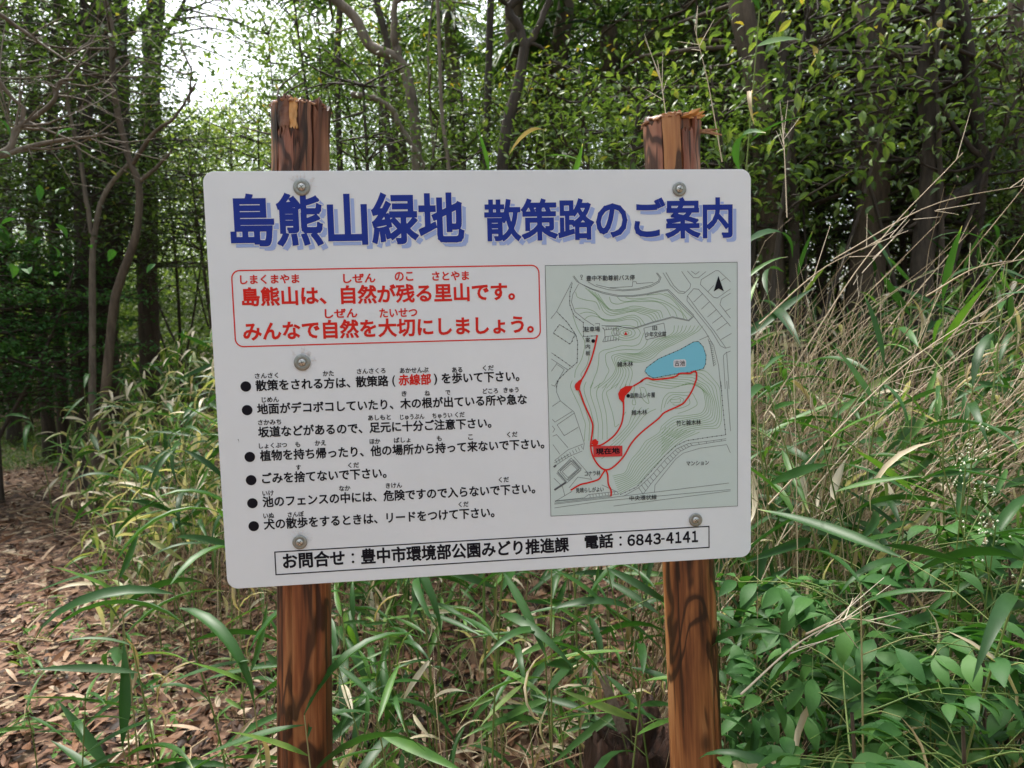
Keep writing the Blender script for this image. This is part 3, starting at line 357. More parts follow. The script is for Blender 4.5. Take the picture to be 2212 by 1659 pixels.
PG={'blob1': [(669.1,365.2),(660.7,361.0),(654.2,355.0),(652.7,350.5),(655.0,342.7),(662.5,341.8),(663.5,351.1),(667.5,361.2)],'blob2': [(766.1,347.4),(751.3,347.5),(740.6,341.7),(736.3,333.6),(738.2,323.1),(744.5,316.6),(747.7,318.6),(749.9,328.9),(759.6,337.9)],'pond': [(788.9,374.3),(792.7,381.5),(815.4,397.1),(858.8,413.8),(885.4,427.6),(894.9,428.1),(904.3,417.8),(909.9,401.0),(908.9,384.5),(904.1,375.5),(877.4,370.0),(854.7,368.1),(805.6,360.8),(796.3,365.8)],'arrow': [(934.9,551.7),(925.7,522.6),(935.2,527.8),(945.6,522.4)],'peak': [(753.0,451.0),(749.4,444.4),(756.3,444.2)],'here': [(686.1,234.8),(743.2,233.4),(742.9,213.0),(686.8,213.8)],'panel': [(600.9,577.2),(972.0,576.7),(972.9,103.3),(603.0,103.7)],'redbox': [(40.2,577.5),(591.3,578.3),(588.1,443.9),(39.2,442.6)],'contact': [(87.7,64.6),(914.4,66.6),(913.8,24.3),(87.3,20.8)],'dots': [(690.0,434.8),(755.9,328.6)],'smudge': [(689.8,241.9)],'bus': [(670.0,555.3)],'bullets': [(55.3,371.4),(55.6,328.6),(55.7,243.2),(55.8,200.5),(55.9,157.8),(56.2,115.2)],'screws': [(168.5,722.1),(859.6,714.3),(154.1,411.4),(133.6,80.7),(887.0,80.5)],'nick': [(34.1,273.3)],'halo': [(857.7,387.3)]}

# ------------------------------------------------------------------ the sign
BO = Vector((-0.53141244, 1.27030303, CAMZ-0.46507136))
BU = Vector((0.994638, 0.103417, 0)); BN = Vector((0.103417, -0.994638, 0)); BV = Vector((0, 0, 1))   # along, towards the reader, up
BM = Matrix((( BU.x, BV.x, BN.x, BO.x), (BU.y, BV.y, BN.y, BO.y), (BU.z, BV.z, BN.z, BO.z), (0, 0, 0, 1)))  # board frame: x along, y up, z towards the reader
BW, BH = 1.0, 0.751

def print_mat(name, col, rough=.35):
    m, nt, b = mat(name); b.inputs['Base Color'].default_value = (*col, 1); b.inputs['Roughness'].default_value = rough; b.inputs['Specular IOR Level'].default_value = .08
    return m
INK = {'blue': print_mat('ink_blue', (.022, .045, .30)), 'pale': print_mat('ink_pale_blue', (.36, .47, .80)), 'white': print_mat('ink_white', (.79, .82, .85)),
       'red': print_mat('ink_red', (.68, .030, .022)), 'black': print_mat('ink_black', (.012, .012, .018)), 'panel': print_mat('ink_pale_green', (.58, .68, .66)),
       'contour': print_mat('ink_contour_green', (.20, .38, .16)), 'road': print_mat('ink_grey', (.11, .12, .13)), 'pond': print_mat('ink_pond_blue', (.20, .56, .72)),
       'lred': print_mat('ink_light_red', (.62, .06, .06)), 'halo': print_mat('ink_halo', (.66, .66, .70)), 'maptext': print_mat('ink_map_text', (.03, .03, .035))}

sign = empty('information_sign', (0.0, 1.36, float(gz(0, 1.36))))
tag(sign, 'white Japanese park information board with a map, screwed to two round wooden posts', 'sign')
SI = sign.matrix_world.inverted() if False else Matrix.Translation(sign.location).inverted()

def sgn_part(name, me, parent, board=False):
    o = obj(name, me, parent)
    return o

def rrect(x0, y0, x1, y1, r, n=6):
    out = []
    for cx, cy_, a0 in ((x1-r, y0+r, -90), (x1-r, y1-r, 0), (x0+r, y1-r, 90), (x0+r, y0+r, 180)):
        for k in range(n+1):
            a = math.radians(a0+90*k/n); out.append((cx+r*math.cos(a), cy_+r*math.sin(a)))
    return out

def board_panel():
    import bmesh
    bm = bmesh.new()
    P = rrect(0, 0, BW, BH, .020, 8)
    f = bm.faces.new([bm.verts.new((x, y, 0)) for x, y in P])
    ex = bmesh.ops.extrude_face_region(bm, geom=[f])
    for v in [g for g in ex['geom'] if isinstance(g, bmesh.types.BMVert)]: v.co.z = -.003
    bmesh.ops.recalc_face_normals(bm, faces=bm.faces)
    ed = [e for e in bm.edges if abs(e.verts[0].co.z-e.verts[1].co.z) < 1e-6]
    bmesh.ops.bevel(bm, geom=ed, offset=.0006, segments=2, affect='EDGES')
    me = bpy.data.meshes.new('board'); bm.to_mesh(me); bm.free()
    m, nt, b = mat('board_white')
    tc = nt.nodes.new('ShaderNodeTexCoord')
    no = nt.nodes.new('ShaderNodeTexNoise'); no.inputs['Scale'].default_value = 2.0; no.inputs['Detail'].default_value = 7; no.inputs['Roughness'].default_value = .62
    nt.links.new(tc.outputs['Object'], no.inputs['Vector'])
    r = ramp(nt, [(.3, (.72, .765, .81)), (.62, (.785, .83, .875))]); nt.links.new(no.outputs['Fac'], r.inputs[0])
    # a few fly specks
    vo = nt.nodes.new('ShaderNodeTexVoronoi'); vo.inputs['Scale'].default_value = 9; nt.links.new(tc.outputs['Object'], vo.inputs['Vector'])
    sp = ramp(nt, [(0, (0, 0, 0)), (.012, (0, 0, 0)), (.016, (1, 1, 1))]); nt.links.new(vo.outputs['Distance'], sp.inputs[0])
    mx = nt.nodes.new('ShaderNodeMix'); mx.data_type = 'RGBA'; mx.inputs[6].default_value = (.3, .28, .26, 1)
    nt.links.new(sp.outputs[0], mx.inputs[0]); nt.links.new(r.outputs[0], mx.inputs[7]); nt.links.new(mx.outputs[2], b.inputs['Base Color'])
    n2 = nt.nodes.new('ShaderNodeTexNoise'); n2.inputs['Scale'].default_value = 6; nt.links.new(tc.outputs['Object'], n2.inputs['Vector'])
    r2 = ramp(nt, [(.3, (.30,)*3), (.7, (.44,)*3)]); nt.links.new(n2.outputs['Fac'], r2.inputs[0]); nt.links.new(r2.outputs[0], b.inputs['Roughness'])
    me.materials.append(m)
    o = obj('board', me, sign); o.matrix_local = SI @ BM
    return o
board = board_panel()

def bpart(name, me, z=0.0, label=None, parent=None):
    o = obj(name, me, parent or board); o.location = (0, 0, z)
    if label: o['label'] = label
    return o

# lettering: outlines of the built-in font, filled flat, fitted to the measured boxes
def glyphs(txt, bold):
    c = bpy.data.curves.new('lettering', 'FONT'); c.body = txt; c.resolution_u = 3; c.offset = bold; c.fill_mode = 'FRONT' if hasattr(c, 'fill_mode') else c.fill_mode
    o = bpy.data.objects.new('lettering', c); COL.objects.link(o)
    dg = bpy.context.evaluated_depsgraph_get(); dg.update()
    me = bpy.data.meshes.new_from_object(o.evaluated_get(dg))
    V = np.empty(len(me.vertices)*3, np.float32); me.vertices.foreach_get('co', V); V = V.reshape(-1, 3)
    me.calc_loop_triangles(); T = np.empty(len(me.loop_triangles)*3, np.int32); me.loop_triangles.foreach_get('vertices', T)
    bpy.data.objects.remove(o); bpy.data.curves.remove(c); bpy.data.meshes.remove(me)
    return V.astype(float), T.reshape(-1, 3)

def fit(txt, u0, u1, v, h, bold, dx=0, dy=0):
    """glyph faces plus, for bold, a band laid along every outline edge"""
    V, T = glyphs(txt, 0.0)
    hb = min(bold, .024)
    a, b = V.min(0)-hb, V.max(0)+hb
    sx = (u1-u0)/(b[0]-a[0]); sy = h/(b[1]-a[1])
    if txt in ('も', 'き', 'こ', 'す', 'で', 'ね'): sy = min(sy, sx*1.15)
    P = [V]; F = [T]
    if bold > .001:
        E = np.sort(np.concatenate([T[:, (0, 1)], T[:, (1, 2)], T[:, (2, 0)]]), 1)
        E, cnt = np.unique(E, axis=0, return_counts=True); E = E[cnt == 1]
        p, q = V[E[:, 0]], V[E[:, 1]]; d = q-p; L = np.linalg.norm(d, axis=1)
        ok = L > 1e-5; p, q, d, L = p[ok], q[ok], d[ok], L[ok]; d = d/L[:, None]
        n = np.stack([-d[:, 1], d[:, 0], d[:, 2]], 1); k = bold*np.minimum(1, .35+L/(bold*2))[:, None]
        z = ((np.arange(len(p)) % 9+1)*1.0)[:, None]*np.array([0, 0, 1])
        Q = np.stack([p-d*k-n*bold, q+d*k-n*bold, q+d*k+n*bold, p-d*k+n*bold], 1)+z[:, None]
        P.append(Q.reshape(-1, 3)); i = len(V)+np.arange(len(p))[:, None]*4
        F.append(np.concatenate([i+np.array([[0, 1, 2]]), i+np.array([[0, 2, 3]])]))
    V = np.concatenate(P); T = np.concatenate(F)
    W_ = np.zeros_like(V); W_[:, 0] = u0+(V[:, 0]-a[0])*sx+dx; W_[:, 1] = v+(V[:, 1]-a[1])*sy+dy; W_[:, 2] = V[:, 2]*.000012
    return W_, T

def text_part(name, items, ink, z, bold, label=None, dx=0, dy=0):
    for (_, txt, u0, u1, v, h, _s) in items:
        mb = MB(); V, T = fit(txt, u0, u1, v, h, bold, dx=dx, dy=dy); mb.add(V, T)
        bpart(name, mb.mesh(name, INK[ink], False), z, label)

by = {}
for t in TEXTS: by.setdefault(t[0], []).append(t)
text_part('title_shadow', by['title'], 'pale', .0004, .024, dx=.0078, dy=-.0078)
text_part('title_outline', by['title'], 'white', .0007, .042)
text_part('title_lettering', by['title'], 'blue', .0010, .028, None)
text_part('message_lettering', by['red'], 'red', .0005, .030, None)
text_part('message_ruby', by['redruby'], 'red', .0005, .028, None)
for k in range(7):
    text_part('note_line', by['note%d' % k], 'black', .0005, .027)
    text_part('note_ruby', by['ruby%d' % k], 'black', .0005, .024)
text_part('red_word', by['redword'], 'red', .0005, .03, 'red word in the first black line')
ct = [(0, 'お問合せ', .1014, .2130, .0317, .0298, 0), (0, '豊中市環境部公園みどり推進課', .2430, .6356, .0317, .0298, 0), (0, '電話', .6665, .7225, .0350, .0277, 0)]
text_part('contact_lettering', ct, 'black', .0005, .030)
for k, (ch, u) in enumerate(zip('６８４３－４１４１', (.7507, .7678, .7850, .8022, .8178, .8278, .8462, .8612, .8796))):
    text_part('contact_digit', [(0, ch, u, u+(.0068 if ch == '－' else .0120 if ch == '１' else .0148), .0450 if ch == '－' else .0362, .0028 if ch == '－' else .0222, 0)], 'black', .0005, .034)

def poly_mesh(name, polys, ink):
    import bmesh
    bm = bmesh.new()
    for P in polys:
        vs = [bm.verts.new((x, y, 0)) for x, y in P]; f = bm.faces.new(vs)
    bmesh.ops.triangulate(bm, faces=bm.faces)
    for f in bm.faces:
        f.normal_update()
        if f.normal.z < 0: f.normal_flip()
    me = bpy.data.meshes.new(name); bm.to_mesh(me); bm.free(); me.materials.append(INK[ink]); return me

def disc(c, r, n=20): return [(c[0]+r*math.cos(2*PI*k/n), c[1]+r*math.sin(2*PI*k/n)) for k in range(n)]
mm = lambda P: [(x/1000, y/1000) for x, y in P]

def ribbon(mb, P, w, closed=False, smooth=0):
    P = [Vector((x, y, 0)) for x, y in P]
    if smooth: P = spline(P, (len(P)-1)*smooth+1)
    n = len(P)
    V = []
    for i, p in enumerate(P):
        a = P[i-1] if (i or closed) else p; b = P[(i+1) % n] if (i < n-1 or closed) else p
        d1 = (p-a).normalized() if (p-a).length else (b-p).normalized(); d2 = (b-p).normalized() if (b-p).length else d1
        nn = Vector((-(d1+d2).y, (d1+d2).x, 0)); nn = nn.normalized() if nn.length > 1e-6 else Vector((-d1.y, d1.x, 0))
        k = 1/max(.5, abs(nn.dot(Vector((-d1.y, d1.x, 0)))))
        V += [p-nn*w/2*k, p+nn*w/2*k]
    F = [(2*i, (2*i+2) % (2*n), (2*i+3) % (2*n), 2*i+1) for i in range(n if closed else n-1)]
    mb.add([tuple(v) for v in V], F)

def line_part(name, lines, w, ink, z, closed=False, smooth=0, label=None):
    mb = MB()
    for P in lines: ribbon(mb, P, w, closed, smooth)
    o = bpart(name, mb.mesh(name, INK[ink], False), z, label)
    if len(lines) > 6: o['kind'] = 'stuff'
    return o

for u, v in ((.2280, .0375), (.2280, .0515), (.7370, .0400), (.7370, .0540)): bpart('colon_dot', poly_mesh('colon_dot', [disc((u, v), .0024)], 'black'), .0005)
line_part('message_frame', [rrect(.0395, .4430, .5900, .5780, .014)], .0023, 'red', .0004, True)
line_part('contact_frame', [[(.0877, .0220), (.9142, .0240), (.9142, .0660), (.0877, .0646)]], .0021, 'black', .0004, True)
for p in mm(PG['bullets']): bpart('bullet', poly_mesh('bullet', [disc((.0530, p[1]), .0094)], 'black'), .0005)
# map
bpart('map_panel', poly_mesh('map_panel', [[(.602, .1035), (.9725, .1035), (.9725, .577), (.602, .577)]], 'panel'), .0003, 'pale green map sheet')
line_part('map_border', [[(.602, .1035), (.9725, .1035), (.9725, .577), (.602, .577)]], .0009, 'road', .0006, True)
def cl(P): return [(min(max(x, .608), .968), min(max(y, .108), .572)) for x, y in mm(P)]
line_part('contour_lines', [cl(P) for P in CONTOURS], .00078, 'contour', .0005, smooth=3, label='thin green contour lines')
line_part('road_lines', [cl(P) for P in MAPLINES], .00075, 'road', .0007, label='thin dark street lines')
for P in THICK: line_part('map_hatching', [cl(P)], .0036, 'road', .0008)
dm = MB()
for idx in (0,): pass
def dots_along(P, step):
    out = []; P = [Vector((x, y)) for x, y in P]; acc = 0
    for a, b in zip(P, P[1:]):
        L = (b-a).length; d = step-acc
        while d < L: out.append(a.lerp(b, d/L)); d += step
        acc = (acc+L) % step
    return out
pond = mm(PG['pond'])
fence_dots = []
for P in MAPLINES:
    if P in (MAPLINES[29], MAPLINES[30], MAPLINES[31], MAPLINES[32]): fence_dots += dots_along(mm(P), .0085)
fence_dots += dots_along(pond+[pond[0]], .0085)
for P in MAPLINES:
    if len(P) in (5, 10) and P[0][0] > 930 and P[0][1] > 200: fence_dots += dots_along(mm(P), .0095)
bpart('pond', poly_mesh('pond', [pond], 'pond'), .0008, 'blue pond on the map')
line_part('pond_edge', [pond], .0008, 'road', .0009, True)
bpart('fence_dots', poly_mesh('fence_dots', [disc(p, .00105, 8) for p in fence_dots], 'maptext'), .0010)['kind'] = 'stuff'
hc = mm(PG['halo'])[0]
bpart('pond_name_patch', poly_mesh('pond_name_patch', [rrect(hc[0]-.0125, hc[1]-.0075, hc[0]+.0125, hc[1]+.0075, .004)], 'halo'), .0010)
for k, P in enumerate(TRAIL): line_part('trail_line', [mm(P)], .0031, 'red', .0012+.00002*k, smooth=4)
bpart('trail_viewpoint', poly_mesh('trail_viewpoint', [mm(PG['blob1'])], 'red'), .0014)
bpart('trail_viewpoint', poly_mesh('trail_viewpoint', [mm(PG['blob2'])], 'red'), .0014)
sm = mm(PG['smudge'])[0]
bpart('here_marker', poly_mesh('here_marker', [[(sm[0]+.0065*(1+.18*math.sin(k*2.3))*math.cos(2*PI*k/16), sm[1]+.0062*(1+.15*math.cos(k*1.7))*math.sin(2*PI*k/16)) for k in range(16)]], 'red'), .0016)
bpart('here_label', poly_mesh('here_label', [mm(PG['here'])], 'lred'), .0015, 'red sticker marking the present location')
text_part('here_lettering', by['here'], 'black', .0018, .034)
text_part('map_lettering', by['map'], 'maptext', .0014, .010)
bpart('north_arrow', poly_mesh('north_arrow', [mm(PG['arrow'])], 'black'), .0012, 'black north arrow')
bpart('summit_mark', poly_mesh('summit_mark', [mm(PG['peak'])], 'red'), .0012)
for c in mm(PG['dots']): bpart('map_dot', poly_mesh('map_dot', [disc(c, .0036)], 'black'), .0012)
bc = mm(PG['bus'])[0]
mbb = MB(); ribbon(mbb, disc((bc[0], bc[1]+.001), .0021, 12), .0007, True); ribbon(mbb, [(bc[0], bc[1]-.001), (bc[0], bc[1]-.005)], .0007); ribbon(mbb, [(bc[0]-.0015, bc[1]-.005), (bc[0]+.0015, bc[1]-.005)], .0007)
bpart('bus_stop_mark', mbb.mesh('bus_stop_mark', INK['maptext'], False), .0012)
nk = mm(PG['nick'])[0]
bpart('scuff', poly_mesh('scuff', [[(nk[0]-.0006, nk[1]+.004), (nk[0]+.0009, nk[1]+.003), (nk[0]+.0016, nk[1]-.004), (nk[0]+.0010, nk[1]-.001)]], 'road'), .0004)

# screws with washers
metal = flat('zinc_washer', (.30, .31, .29), .48, .75, .15, 220, .15)
steel = flat('screw_steel', (.52, .51, .48), .32, .95)
darkm = flat('screw_recess', (.02, .02, .02), .7)
film = flat('clear_film_residue', (.78, .78, .80), .25, 0, .6, 90)
def lathe(prof, n=28):
    V = []; F = []
    for r, z in prof: V += [(r*math.cos(2*PI*k/n), r*math.sin(2*PI*k/n), z) for k in range(n)]
    for i in range(len(prof)-1):
        for k in range(n): F.append((i*n+k, i*n+(k+1) % n, (i+1)*n+(k+1) % n, (i+1)*n+k))
    return np.array(V), np.array(F)
def screw(u, v, big, rot, scuff):
    r = .0148 if big else .0132
    Vw, Fw = lathe([(r, 0), (r, .0016), (r-.0006, .0024), (.0082, .0027), (.0072, .0022), (0.0001, .0022)])
    w = bpart('washer', np_mesh('washer', Vw, Fw, metal), .0003); w.location = (u, v, .0004)
    Vh, Fh = lathe([(.0069, .0022), (.0068, .0034), (.0058, .0050), (.0036, .0060), (.0001, .0063)], 24)
    h = obj('screw_head', np_mesh('screw_head', Vh, Fh, steel), board); h.location = (u, v, .0004)
    import bmesh
    mb = MB()
    for a in (rot, rot+PI/2):
        c, s = math.cos(a), math.sin(a); L, t = .0052, .0011
        mb.add([(L*c-t*s*.4, L*s+t*c*.4, .0062), (-L*c-t*s*.4, -L*s+t*c*.4, .0062), (-t*s-0, t*c, .00668), (t*s, -t*c, .00668), (-L*c+t*s*.4, -L*s-t*c*.4, .0062), (L*c+t*s*.4, L*s-t*c*.4, .0062)],
               [(0, 2, 1, 1), (5, 4, 3, 3)][:0] or [(0, 1, 4, 5)])
    x = mb.build('cross_recess', darkm, board, False); x.location = (u, v, .0005)
    if scuff:
        mb = MB(); q = random.Random(int(u*999+v*777))
        for k in range(26):
            a = q.uniform(.2, 2.6); r0 = r+q.uniform(-.001, .003); L = q.uniform(.004, .013)
            b = a+q.uniform(-.5, .5)
            ribbon(mb, [(r0*math.cos(a), r0*math.sin(a)), (r0*math.cos(a)+L*math.cos(b), r0*math.sin(a)+L*math.sin(b))], q.uniform(.0004, .0013))
        x = mb.build('film_scrap', film, board, False); x['kind'] = 'stuff'; x.location = (u, v, .0011)
for (u, v), big, rot, sc in zip(mm(PG['screws']), (1, 0, 1, 0, 0), (.6, 1.2, .3, .9, 2.2), (1, 0, 1, 1, 0)): screw(u, v, big, rot, sc)

# posts ---------------------------------------------------------------
def wood_mat(name, stops, seed=0.0, vert=1.3):
    m, nt, b = mat(name)
    tc = nt.nodes.new('ShaderNodeTexCoord'); mp = nt.nodes.new('ShaderNodeMapping')
    mp.inputs['Scale'].default_value = (12, 12, vert); mp.inputs['Location'].default_value = (seed, seed*.7, seed*1.3)
    nt.links.new(tc.outputs['Object'], mp.inputs[0])
    no = nt.nodes.new('ShaderNodeTexNoise'); no.inputs['Scale'].default_value = 1.5; no.inputs['Detail'].default_value = 5; no.inputs['Distortion'].default_value = .7
    nt.links.new(mp.outputs[0], no.inputs['Vector'])
    m2 = nt.nodes.new('ShaderNodeMapping'); m2.inputs['Scale'].default_value = (110, 110, 5); nt.links.new(tc.outputs['Object'], m2.inputs[0])
    fine = nt.nodes.new('ShaderNodeTexNoise'); fine.inputs['Scale'].default_value = 1.5; fine.inputs['Detail'].default_value = 4; nt.links.new(m2.outputs[0], fine.inputs['Vector'])
    v = math_n(nt, 'ADD', no.outputs['Fac'], math_n(nt, 'MULTIPLY', math_n(nt, 'SUBTRACT', fine.outputs['Fac'], .5), .36))
    r = ramp(nt, stops); nt.links.new(v, r.inputs[0])
    # dark flame-shaped stains with crisp edges
    m3 = nt.nodes.new('ShaderNodeMapping'); m3.inputs['Scale'].default_value = (14, 14, 2.7); m3.inputs['Location'].default_value = (seed*2, 3, seed); nt.links.new(tc.outputs['Object'], m3.inputs[0])
    st = nt.nodes.new('ShaderNodeTexNoise'); st.inputs['Scale'].default_value = 1.0; st.inputs['Detail'].default_value = 2; st.inputs['Distortion'].default_value = 1.2; nt.links.new(m3.outputs[0], st.inputs['Vector'])
    rs = ramp(nt, [(.0, (0, 0, 0)), (.455, (0, 0, 0)), (.485, (1, 1, 1)), (.52, (1, 1, 1)), (.545, (.12,)*3), (.62, (.0,)*3)]); nt.links.new(st.outputs['Fac'], rs.inputs[0])
    mx = nt.nodes.new('ShaderNodeMix'); mx.data_type = 'RGBA'; nt.links.new(math_n(nt, 'MULTIPLY', rs.outputs[0], .86), mx.inputs[0])
    nt.links.new(r.outputs[0], mx.inputs[6]); mx.inputs[7].default_value = (.022, .010, .007, 1)
    m4 = nt.nodes.new('ShaderNodeMapping'); m4.inputs['Scale'].default_value = (9, 9, 4.5); m4.inputs['Location'].default_value = (seed, 1, seed*.37); nt.links.new(tc.outputs['Object'], m4.inputs[0])
    kv = nt.nodes.new('ShaderNodeTexVoronoi'); kv.inputs['Scale'].default_value = 1.0; nt.links.new(m4.outputs[0], kv.inputs['Vector'])
    kr = ramp(nt, [(0, (1, 1, 1)), (.085, (.9, .9, .9)), (.15, (.1, .1, .1)), (.2, (0, 0, 0))]); nt.links.new(kv.outputs['Distance'], kr.inputs[0])
    m5 = nt.nodes.new('ShaderNodeMapping'); m5.inputs['Scale'].default_value = (60, 60, 2.2); nt.links.new(tc.outputs['Object'], m5.inputs[0])
    ck = nt.nodes.new('ShaderNodeTexNoise'); ck.inputs['Scale'].default_value = 1; ck.inputs['Detail'].default_value = 3; nt.links.new(m5.outputs[0], ck.inputs['Vector'])
    cr = ramp(nt, [(.0, (1, 1, 1)), (.33, (1, 1, 1)), (.37, (0, 0, 0))]); nt.links.new(ck.outputs['Fac'], cr.inputs[0])
    mk = nt.nodes.new('ShaderNodeMix'); mk.data_type = 'RGBA'; nt.links.new(math_n(nt, 'MULTIPLY', math_n(nt, 'MAXIMUM', kr.outputs[0], cr.outputs[0]), .85), mk.inputs[0])
    nt.links.new(mx.outputs[2], mk.inputs[6]); mk.inputs[7].default_value = (.018, .009, .006, 1)
    nt.links.new(mk.outputs[2], b.inputs['Base Color'])
    bm = nt.nodes.new('ShaderNodeBump'); bm.inputs['Strength'].default_value = .6; bm.inputs['Distance'].default_value = .004
    nt.links.new(v, bm.inputs['Height']); nt.links.new(bm.outputs[0], b.inputs['Normal'])
    b.inputs['Roughness'].default_value = .42; b.inputs['Specular IOR Level'].default_value = .35
    return m
M['woodL'] = wood_mat('stained_post_wood', [(.30, (.030, .010, .006)), (.44, (.11, .034, .015)), (.56, (.23, .075, .028)), (.72, (.40, .175, .07))], 3.1)
M['woodR'] = wood_mat('orange_post_wood', [(.30, (.04, .015, .008)), (.42, (.16, .056, .022)), (.55, (.32, .125, .045)), (.72, (.52, .27, .12))], 8.4)
M['barkL'] = wood_mat('peeling_bark_brown', [(.30, (.045, .02, .014)), (.45, (.17, .066, .036)), (.6, (.32, .155, .085)), (.75, (.44, .27, .17))], 5.7)
M['barkR'] = wood_mat('peeling_bark_red', [(.30, (.10, .035, .022)), (.5, (.26, .10, .06)), (.7, (.40, .19, .12))], 1.7)
M['rawR'] = wood_mat('fresh_orange_wood', [(.30, (.30, .12, .05)), (.5, (.46, .22, .09)), (.7, (.60, .34, .16))], 4.4)
M['raw'] = flat('raw_split_wood', (.62, .33, .12), .6, 0, .4, 60, .25)
M['splint'] = flat('splintered_wood', (.36, .19, .10), .7, 0, .5, 90, .35)

def post(name, base, top, r0, r1, mt, cracks, seed, label):
    base, top = Vector(base), Vector(top)
    ax = (top-base); L = ax.length
    root = obj(name, None, sign) if False else None
    nt_, nz = 72, 150
    V = []; zz = np.linspace(0, L, nz)
    q = random.Random(seed)
    for i, z in enumerate(zz):
        for k in range(nt_):
            a = 2*PI*k/nt_
            r = r0+(r1-r0)*z/L
            n1 = mnoise.noise(Vector((math.cos(a)*1.3, math.sin(a)*1.3+seed, z*1.6)))
            n2 = mnoise.noise(Vector((math.cos(a)*5, math.sin(a)*5+seed, z*3)))
            rr = r*(1+.05*n1+.022*n2)
            for (ca, w, dpt, z0, z1) in cracks:
                if z0 < z < z1:
                    d = abs((a-ca-.12*mnoise.noise(Vector((z*2.2, ca, seed)))+PI) % (2*PI)-PI)
                    if d < w: rr -= dpt*(1-d/w)*min(1, (z-z0)/.1, (z1-z)/.1)
            tz = z
            if i == nz-1: tz += .010*mnoise.noise(Vector((math.cos(a)*3, math.sin(a)*3, seed*2)))+.004*q.random()
            V.append((rr*math.cos(a), rr*math.sin(a), tz))
    F = [(i*nt_+k, i*nt_+(k+1) % nt_, (i+1)*nt_+(k+1) % nt_, (i+1)*nt_+k) for i in range(nz-1) for k in range(nt_)]
    n0 = len(V)
    for j, f in enumerate((.7, .35)):
        for k in range(nt_):
            v = V[(nz-1)*nt_+k]; V.append((v[0]*f, v[1]*f, L+.006*(1-f)+.006*q.random()))
    prev = (nz-1)*nt_
    for j in range(2):
        cur = n0+j*nt_
        F += [(prev+k, prev+(k+1) % nt_, cur+(k+1) % nt_, cur+k) for k in range(nt_)]; prev = cur
    V.append((0, 0, L+.008)); c = len(V)-1
    me = np_mesh(name, np.array(V), [np.array(F), np.array([(prev+k, prev+(k+1) % nt_, c) for k in range(nt_)])], mt)
    o = obj(name, me, sign)
    Mx = Matrix.Translation(base) @ ax.to_track_quat('Z', 'Y').to_matrix().to_4x4()
    # keep local azimuth 0 = +X of the world
    zq = ax.normalized(); xq = (Vector((1, 0, 0))-zq*zq.x).normalized(); yq = zq.cross(xq)
    Mx = Matrix(((xq.x, yq.x, zq.x, base.x), (xq.y, yq.y, zq.y, base.y), (xq.z, yq.z, zq.z, base.z), (0, 0, 0, 1)))
    o.matrix_local = SI @ Mx
    o['label'] = label
    return o, L

def shell(name, par, a0, a1, z0, z1, r, th, mt, seed, jag=.012, flare=0.0, taper=0.0):
    """curved strip of bark or wood following the post, with uneven ends"""
    na, nz = 8, 10; V = []
    for s in (0, 1):
        for i in range(nz+1):
            for k in range(na+1):
                t = i/nz; f = k/na
                w = (1-taper*t); a = (a0+a1)/2+(f-.5)*(a1-a0)*w
                if k in (0, na): a += .06*mnoise.noise(Vector((z0*9+t*4, f*3, seed)))
                z = z0+(z1-z0)*t
                if i in (0, nz): z += jag*mnoise.noise(Vector((f*6+seed, i, seed*3)))*2
                rr = r+.002*mnoise.noise(Vector((f*3, t*4, seed)))+(th if s else -.004)+flare*max(0, t-.6)**2*6
                V.append((rr*math.cos(a), rr*math.sin(a), z))
    m_ = (na+1)*(nz+1); F = []
    for i in range(nz):
        for k in range(na):
            q = i*(na+1)+k
            F.append((m_+q, m_+q+1, m_+q+na+2, m_+q+na+1)); F.append((q, q+na+1, q+na+2, q+1))
    for k in range(na):
        F.append((k, k+1, m_+k+1, m_+k)); q = nz*(na+1)+k; F.append((q, m_+q, m_+q+1, q+1))
    for i in range(nz):
        q = i*(na+1); F.append((q, m_+q, m_+q+na+1, q+na+1)); q += na; F.append((q, q+na+1, m_+q+na+1, m_+q))
    return obj(name, np_mesh(name, np.array(V), np.array(F), mt, smooth=False), par)

def ext(p, q, z):  # continue the line p->q down to height z
    p, q = Vector(p), Vector(q); return q+(p-q)*((z-q.z)/(p.z-q.z))
Lp, Lt = (-.4269, 1.3365, CAMZ-.8545), (-.3735, 1.3421, CAMZ+.4120)
Rp, Rt = (.3620, 1.4185, CAMZ-.9208), (.3200, 1.4141, CAMZ+.3900)
F3 = -PI/2   # azimuth that faces the reader
pL, LL = post('post', ext(Lp, Lt, -.12), Lt, .0535, .0490, M['woodL'], [(F3-.25, .075, .014, .0, 1.5), (F3+.75, .04, .006, .2, 1.2), (F3-.9, .05, .006, .1, 2), (F3+.2, .03, .004, 1.62, 2.1)], 3, 'left wooden post, dark reddish brown with a long crack')
pR, LR = post('post', ext(Rp, Rt, -.12), Rt, .0545, .0500, M['woodR'], [(F3+.8, .06, .008, .0, 1.4), (F3-.5, .03, .004, .3, 1.1), (F3+.1, .035, .006, .5, .9), (F3+.9, .06, .02, 1.7, 2.2)], 5, 'right wooden post, orange brown with a splintered top')
zb = LL-.155
shell('bark_strip', pL, F3-1.45, F3-.62, zb-.06, LL-.004, .0490, .0035, M['barkL'], 1)
shell('bark_strip', pL, F3-.6, F3-.12, LL-.052, LL+.003, .0490, .0030, M['barkL'], 2)
shell('bark_strip', pL, F3-.58, F3+.02, zb-.06, LL-.055, .0488, .0030, M['barkR'], 3, .02)
shell('bark_strip', pL, F3-.02, F3+.28, zb-.06, LL-.075, .0488, .0050, M['barkL'], 31, .02, 0, .5)
shell('bark_strip', pL, F3+.22, F3+.62, zb-.06, LL-.002, .0492, .0045, M['barkL'], 4)
shell('bark_strip', pL, F3+.70, F3+1.5, zb-.06, LL-.008, .0490, .0040, M['barkL'], 5, .012, .004)
